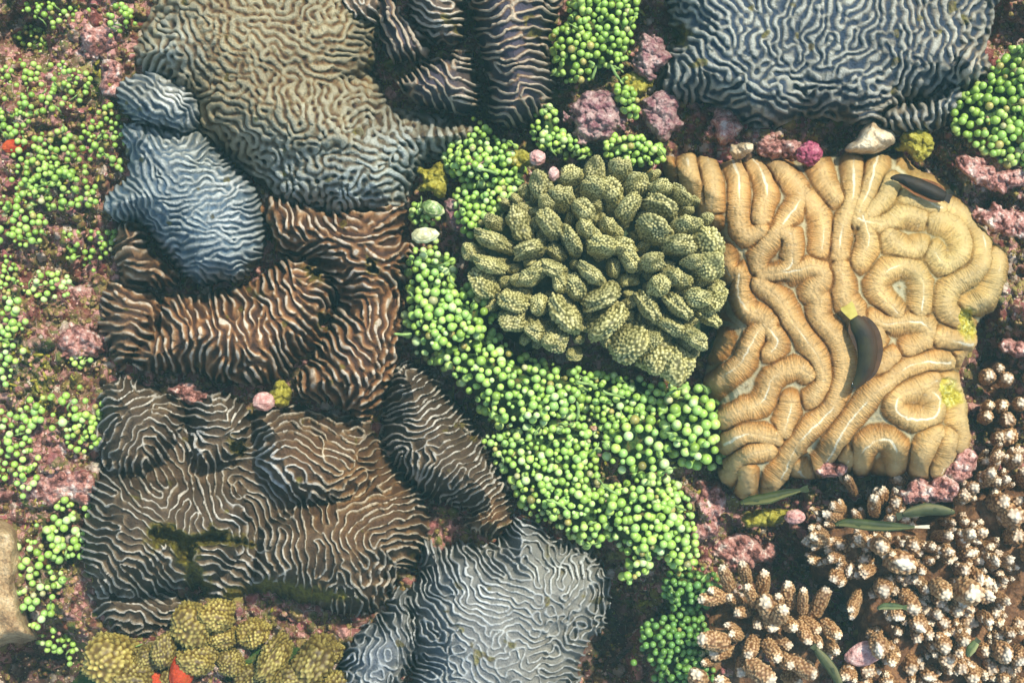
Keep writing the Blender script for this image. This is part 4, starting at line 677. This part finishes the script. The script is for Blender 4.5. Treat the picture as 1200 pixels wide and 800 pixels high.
lump('coralline_crust', 'knobbly pink crust hill below the row of larger sea grapes', 'coralline algae', 60, 522, 26, 22, 18, M['pink'], 22, None, .26, freq=3.5, fine=.12)
lump('coralline_crust', 'pale pink crust spot amid brown turf on the left', 'coralline algae', 94, 402, 24, 16, 10, M['pink'], 23, None, .22, freq=3.5, fine=.12)
lump('coralline_crust', 'pink crust ledge above the pale spot on the left', 'coralline algae', 92, 344, 30, 10, 9, M['pink'], 24, None, .2, freq=3.5, fine=.12, a=-8)
lump('coralline_crust', 'rose crust knob beside the small striped rust lobe', 'coralline algae', 114, 272, 18, 14, 12, M['pink'], 25, None, .2, freq=3, fine=.1)
lump('coralline_crust', 'pink crust stub left of the slate blue column top', 'coralline algae', 132, 92, 13, 18, 12, M['pink'], 26, None, .24, freq=3.5, fine=.12)
lump('coralline_crust', 'pink crust fragments left of the olive tan dome', 'coralline algae', 118, 48, 20, 16, 12, M['pink'], 27, None, .3, freq=4, fine=.15)
lump('coralline_crust', 'pink crust wedge between rust brown and umber corals', 'coralline algae', 222, 462, 26, 9, 8, M['pink'], 28, .0, .26, freq=4, fine=.15, a=12)
lump('coralline_crust', 'pinkish stem of crust left of the upper olive knobs', 'coralline algae', 536, 256, 9, 22, 10, M['mauve'], 29, .0, .25, freq=3, fine=.12, a=-20)
lump('coralline_crust', 'pink crust patch amid the tumbling sea grapes', 'coralline algae', 558, 190, 12, 8, 8, M['peach'], 30, .03, .25, fine=.12)
lump('coralline_crust', 'yellow stained crust right of the tumbling sea grapes', 'coralline algae', 603, 188, 20, 8, 8, M['yellowturf'], 31, .028, .3, freq=4, fine=.16, a=-12)
lump('coralline_crust', 'maroon and white flecked crust below the left of the steel grey coral', 'coralline algae', 850, 150, 16, 18, 12, M['pink'], 32, .02, .3, freq=4, fine=.18)
lump('coralline_crust', 'pale tan knob on top rim of the brain coral', 'coralline algae', 866, 176, 12, 9, 9, M['palestone'], 33, .04, .2, fine=.12)
lump('coralline_crust', 'maroon knobbly crust row left of the magenta sponge', 'coralline algae', 914, 174, 22, 12, 10, M['pink'], 34, .035, .3, freq=5, fine=.2)
lump('coralline_crust', 'yellow and white crust right of the cream broken stone', 'coralline algae', 1074, 170, 18, 14, 10, M['yellowturf'], 35, .02, .3, freq=4, fine=.18)
lump('sponge', 'red sponge patch on the left edge among sea grapes', 'sponge', 12, 172, 14, 8, 5, M['orange'], 36, None, .2)
lump('sponge', 'orange sponge under the left part of the ochre cauliflower coral', 'sponge', 158, 802, 36, 16, 10, M['orange'], 37, .0, .12)
lump('sponge', 'bright orange sponge curving round a knob of the ochre cauliflower coral', 'sponge', 210, 792, 12, 22, 12, M['orange'], 38, .012, .2, a=10)
lump('sponge', 'dull pink lump in the lower right among finger branches', 'sponge', 1014, 770, 22, 13, 12, M['peach'], 39, .01, .15, a=-10)
o = rough_body('rock', None, [(-90, 610), (-20, 604), (14, 612), (30, 650), (28, 690), (38, 730), (44, 748), (10, 758), (-30, 764), (-100, 770)], -.12, .0, 18, M['sandstone'], 41, res=1.5, nz=.01, noise_s=22); tag(o, 'smooth buff rock on the left edge below the pink crust', 'rock')
lump('coralline_crust', 'brown ochre nodular crust between green fish and dark hollow', 'coralline algae', 896, 606, 26, 9, 8, M['ochre_crust'] if 'ochre_crust' in M else M['yellowturf'], 42, -.02, .3, freq=4, fine=.18, a=-6)
lump('coralline_crust', 'maroon turf crust above the tan finger coral', 'coralline algae', 868, 646, 32, 16, 10, M['pink'], 43, -.045, .3, freq=5, fine=.18)
lump('algae_turf', 'yellow green turf tuft right of the round rose nodule', 'algae', 327, 462, 11, 11, 9, M['yellowturf'], 44, .012, .3, freq=5, fine=.25)
lump('algae_turf', 'green turf cushion between tan coral edge and sea grapes', 'algae', 508, 212, 14, 16, 10, M['yellowturf'], 45, .01, .25, freq=4, fine=.16)
def shell(label, x, y, rx, ry, z, cols, seed, a):
    s = NT('banded_shell'); c = s.ramp(s.noise(120, 4, .6), cols); mt = s.fin(c, .35, None, .5)
    V = []; F = []; n, mm = 28, 14
    for j in range(mm + 1):
        t = j / mm
        for i in range(n):
            th = 6.2832 * i / n; rib = 1 + .035 * math.cos(9 * th) * t; rr = math.sin(t * 1.55)
            V.append((rx * rr * rib * math.cos(th) * (1 + .15 * math.cos(th)), ry * rr * rib * math.sin(th), 9 * math.cos(t * 1.55) + .5 * math.sin(t * 24)))
    for j in range(mm):
        for i in range(n): F.append((j * n + i, j * n + (i + 1) % n, (j + 1) * n + (i + 1) % n, (j + 1) * n + i))
    o = ob('shell', mk('shell', np.array(V) * S, F, mt), None, W3(x, y, z), Quaternion((0, 0, 1), math.radians(-a))); tag(o, label, 'shell')
shell('green and white shell resting on the tiny sea grape tuft', 506, 244, 14, 9, .01, [(.35, (60, 84, 36)), (.5, (120, 140, 76)), (.65, (190, 190, 140))], 1, 20)
shell('flat white shell on the rust brown coral beside the left sea grapes', 496, 276, 16, 9, .062, [(.3, (120, 110, 70)), (.5, (176, 172, 124)), (.7, (212, 210, 170))], 2, -6)

# ------------------------------------------------------------------ rubble and turf on the open floor (nobody could count it)
def covered(x, y, grow=2):
    v = np.zeros(x.shape, bool)
    for sp in COVER: v |= sdist(sp, x, y) > -grow
    return v
rr = np.random.default_rng(5)
def scatter(name, n, base, mats, rmin, rmax, seed, elong=1., sel=None):
    r = np.random.default_rng(seed); x = r.uniform(-60, 1260, n); y = r.uniform(-60, 860, n); k = ~covered(x, y); x, y = x[k], y[k]
    if sel is not None: k = sel(x, y, r); x, y = x[k], y[k]
    z = ground_z(x, y); n = len(x); U, F = base; q = r.uniform(rmin, rmax, n) * S
    Q = r.normal(size=(n, 3, 3)); Q, _ = np.linalg.qr(Q); A = Q * (r.uniform(.7, 1.2, (n, 1, 3)) * q[:, None, None])
    A = A @ (np.eye(3) * np.array([1, 1, elong])) @ np.linalg.qr(r.normal(size=(n, 3, 3)))[0] if elong != 1 else A
    V = np.einsum('nij,vj->nvi', A, U); V *= (1 + .22 * np.sin(V * 9000 / 3. + r.uniform(0, 6, (n, 1, 1))))
    kk = S * (HC - z) / HC; C = np.stack([(x - 600) * kk, (400 - y) * kk, z + q * .5], 1); V = V + C[:, None]
    FF = (F[None] + (np.arange(n) * len(U))[:, None, None]).reshape(-1, 3)
    o = ob(name, mk(name, V.reshape(-1, 3), FF, mats)); tag(o, kind='stuff'); return o
def near(L, th): return lambda x, y, r: lobesum(L, x, y) + r.normal(0, .2, len(x)) > th
o = scatter('pink_coral_rubble', 9000, ICO[2], M['pink'], 1.2, 4.2, 3, sel=near(PINKS, .45)); tag(o, 'pink knobbly rubble strewn over the crusted slopes between the corals', 'rubble')
o = scatter('brown_rubble', 16000, ICO[2], M['rubble'], .9, 3.8, 4); tag(o, 'small brown and mauve rubble grains scattered over the reef floor', 'rubble')
o = scatter('shell_grit', 9000, ICO[2], M['palestone'], .5, 1.5, 9); tag(o, 'pale shell grit and sand grains lying in the hollows', 'grit')
o = scatter('green_turf', 9000, ICO[2], M['yellowturf'], .8, 2.4, 6, elong=3., sel=lambda x, y, r: (lobesum(MOSSY, x, y) + r.normal(0, .25, len(x)) > .45)); tag(o, 'short yellow green turf fuzz between the sea grapes', 'turf')

# ------------------------------------------------------------------ fish
def fish(label, spine, widths, z, mat, tail_mat, dors=.9, tail=(10, 8), fins=True, deep_=1.3, rim=None):
    """spine in photo pixels from snout to tail root"""
    sp = smooth_poly(spine, 6, False); n = len(sp); root = empty('fish', W3(sp[n // 2][0], sp[n // 2][1], z)); tag(root, label, 'fish')
    ts = np.linspace(0, 1, len(widths)); wv = np.interp(np.linspace(0, 1, n), ts, widths); V = []; F = []; seg = 16; C = []
    for i in range(n):
        d = sp[min(i + 1, n - 1)] - sp[max(i - 1, 0)]; d = d / np.linalg.norm(d); nrm = np.array([-d[1], d[0]]); C.append((sp[i], d, nrm))
        for k in range(seg):
            t = 6.2832 * k / seg; p = sp[i] + nrm * math.cos(t) * wv[i] / 2; V.append(W3(p[0], p[1], z + math.sin(t) * wv[i] * S / 2 * (1 / deep_)))
    for i in range(n - 1):
        for k in range(seg): F.append((i * seg + k, i * seg + (k + 1) % seg, (i + 1) * seg + (k + 1) % seg, (i + 1) * seg + k))
    V.append(W3(*(sp[0] - C[0][1] * widths[0] * .3), z)); V.append(W3(*sp[-1], z)); a = len(V) - 2
    Ft = [(a, (k + 1) % seg, k, k) for k in range(seg)]
    F = [list(f) for f in F]; me = bpy.data.meshes.new('body'); me.from_pydata(V, [], F + [[a, (k + 1) % seg, k] for k in range(seg)] + [[a + 1, (n - 1) * seg + k, (n - 1) * seg + (k + 1) % seg] for k in range(seg)])
    me.polygons.foreach_set('use_smooth', [True] * len(me.polygons)); me.materials.append(mat)
    me.attributes.new('side', 'FLOAT', 'POINT').data.foreach_set('value', [.5 + .5 * math.cos(6.2832 * k / seg) for i in range(n) for k in range(seg)] + [.5, .5]); pin(ob('body', me, root), root)
    def plate(name, pts, m, th=.0008, lift=0.):
        nn = len(pts); V = [W3(p[0], p[1], z + lift + th) for p in pts] + [W3(p[0], p[1], z + lift - th) for p in pts]
        me = bpy.data.meshes.new(name); me.from_pydata(V, [], [list(range(nn)), list(range(2 * nn - 1, nn - 1, -1))] + [[i, i + nn, (i + 1) % nn + nn, (i + 1) % nn] for i in range(nn)])
        me.materials.append(m); pin(ob(name, me, root), root)
    e, d, nr = C[-1]; L, Wd = tail
    plate('tail_fin', [e - nr * wv[-1] * .4 - d * 2, e - nr * Wd * .42 + d * L * .35, e - nr * Wd * .52 + d * L * .8, e - nr * Wd * .48 + d * L, e + d * L * .93, e + nr * Wd * .48 + d * L, e + nr * Wd * .52 + d * L * .8, e + nr * Wd * .42 + d * L * .35, e + nr * wv[-1] * .4 - d * 2], tail_mat)
    if fins:
        for sgn, nm, a0, a1, hh in ((1, 'dorsal_fin', .22, .92, dors), (-1, 'anal_fin', .5, .93, dors * .8)):
            i0, i1 = int(a0 * n), int(a1 * n); top = []; bot = []
            for i in range(i0, i1):
                s_, dd, nn_ = C[i]; q = (i - i0) / max(1, i1 - i0 - 1); top.append(s_ + sgn * nn_ * (wv[i] / 2 + hh * 3 * (math.sin(q * 3.0) ** .6 if q > 0 else 0))); bot.append(s_ + sgn * nn_ * wv[i] * .4)
            plate(nm, top + bot[::-1], rim or mat)
        s_, dd, nn_ = C[int(.3 * n)]; plate('pectoral_fin', [s_ + nn_ * 1, s_ + nn_ * 3 + dd * 6, s_ + dd * 8, s_ - nn_ * 1 + dd * 3], mat, .0004, wv[int(.3 * n)] * S / 2 / deep_ + .0008)
    if tail_mat is yl:
        s_, dd, nn_ = C[int(.88 * n)]; plate('pelvic_fin', [s_ - nn_ * 9 + dd * 2, s_ - nn_ * 13 + dd * 1, s_ - nn_ * 15 - dd * 3, s_ - nn_ * 12.5 - dd * 12, s_ - nn_ * 9 - dd * 18], mat) if False else None
    s_, dd, nn_ = C[max(1, int(.08 * n))]
    for sg in (1, -1):
        p = s_ + nn_ * sg * wv[int(.08 * n)] * .28; k = max(.8, wv.max() * .055) * S
        pin(ob('eye', mk('eye', ICO[2][0] * k, ICO[2][1], M_eye), root, W3(p[0], p[1], z + wv[int(.08 * n)] * S * .32 / deep_)), root)
    return root
s = NT('fish_eye'); M_eye = s.fin((8, 8, 10), .15, None, .6)
def fmat(nm, c1, c2, sc=60, belly=None):
    s = NT(nm); c = s.ramp(s.noise(sc, 3), [(.35, c1), (.65, c2)])
    if belly: c = s.mix(s.ramp(s.mth('ADD', s.attr('side'), s.mth('MULTIPLY', s.mth('SUBTRACT', s.noise(150, 3), .5), .2)), [(.2, (0, 0, 0)), (.55, (40, 40, 40)), (.9, (230, 230, 230))]), c, belly)
    return s.fin(c, .6, s.bump(s.vor(700), .0003, .5), .2)
dk = fmat('black_olive_fish_skin', (20, 18, 8), (44, 40, 12), belly=(58, 36, 16)); dk2 = fmat('black_brown_fish_skin', (18, 14, 8), (38, 28, 12)); yl = fmat('yellow_tail_membrane', (140, 124, 40), (170, 156, 76)); orr = fmat('orange_fin_rim', (90, 50, 14), (130, 76, 24)); rimd = fmat('rusty_fin_edge', (44, 28, 12), (70, 44, 18)); gr = fmat('green_wrasse_skin', (30, 40, 14), (54, 62, 22), belly=(130, 124, 70)); gr2 = fmat('dim_green_fish_skin', (40, 46, 26), (62, 66, 36), belly=(104, 100, 64)); pal = fmat('pale_tail_membrane', (150, 140, 110), (200, 190, 160)); tea = fmat('teal_fish_skin', (44, 58, 30), (76, 88, 44), belly=(150, 150, 96))
f = fish('black damselfish with yellow tail over the ochre brain coral', [(998, 453), (1006, 447), (1014, 432), (1017, 412), (1014, 394), (1006, 380), (1001, 372)], [4, 13, 21, 24, 24, 21, 11], .1, dk, yl, tail=(18, 16), dors=2., rim=rimd, deep_=2.)
f = fish('slender black fish hovering at the upper right rim of the ochre brain coral', [(1044, 209), (1056, 209), (1076, 217), (1096, 226), (1108, 231)], [3, 11, 17, 17, 11], .075, dk2, dk2, dors=1.2, tail=(7, 11), rim=orr)
f = fish('dark green wrasse with snout left under the bottom edge of the ochre brain coral', [(868, 589), (880, 586), (900, 583), (920, 578), (938, 574)], [4, 11, 12, 8, 4], .02, gr, gr, dors=.4, tail=(10, 8))
f = fish('green wrasse with thin pale tail crossing the white tipped finger coral', [(979, 614), (992, 612), (1014, 614), (1036, 616), (1060, 617), (1072, 617)], [4, 10, 12, 10, 5, 3], .06, gr, pal, dors=.4, tail=(18, 4))
f = fish('blurred dim green fish below the long pink crust', [(1118, 600), (1104, 598), (1086, 597), (1068, 600), (1058, 603)], [5, 12, 14, 10, 5], .02, gr2, gr2, dors=.4, tail=(8, 9))
f = fish('tiny teal green fish among the lower right finger branches', [(1028, 713), (1036, 710), (1048, 710), (1058, 711)], [3, 8, 8, 4], .06, tea, tea, dors=.2, tail=(5, 6), fins=False)
f = fish('dark olive fish pointing down beside the tan finger coral', [(984, 802), (976, 786), (966, 772), (956, 760)], [8, 12, 11, 6], .03, gr2, gr2, dors=.3, tail=(6, 8))
f = fish('short green fish half hidden between branches near the right edge', [(1134, 768), (1138, 760), (1144, 752)], [6, 12, 9], .045, tea, gr2, dors=.2, tail=(5, 8), fins=False)

# ------------------------------------------------------------------ the water: thin even haze round camera and reef
bm = bmesh.new(); bmesh.ops.create_cube(bm, size=1); me = bpy.data.meshes.new('haze'); bm.to_mesh(me); bm.free()
hm = bpy.data.materials.new('sea_water_haze'); hm.use_nodes = True; t_ = hm.node_tree; t_.nodes.remove(t_.nodes['Principled BSDF']); pv = t_.nodes.new('ShaderNodeVolumePrincipled')
pv.inputs['Color'].default_value = (.45, .9, .85, 1); pv.inputs['Density'].default_value = .022; t_.links.new(pv.outputs[0], t_.nodes['Material Output'].inputs['Volume']); me.materials.append(hm)
hz = ob('haze', me, None, (0, 0, .2)); hz.scale = (7, 7, 3.); tag(hz, kind='stuff')
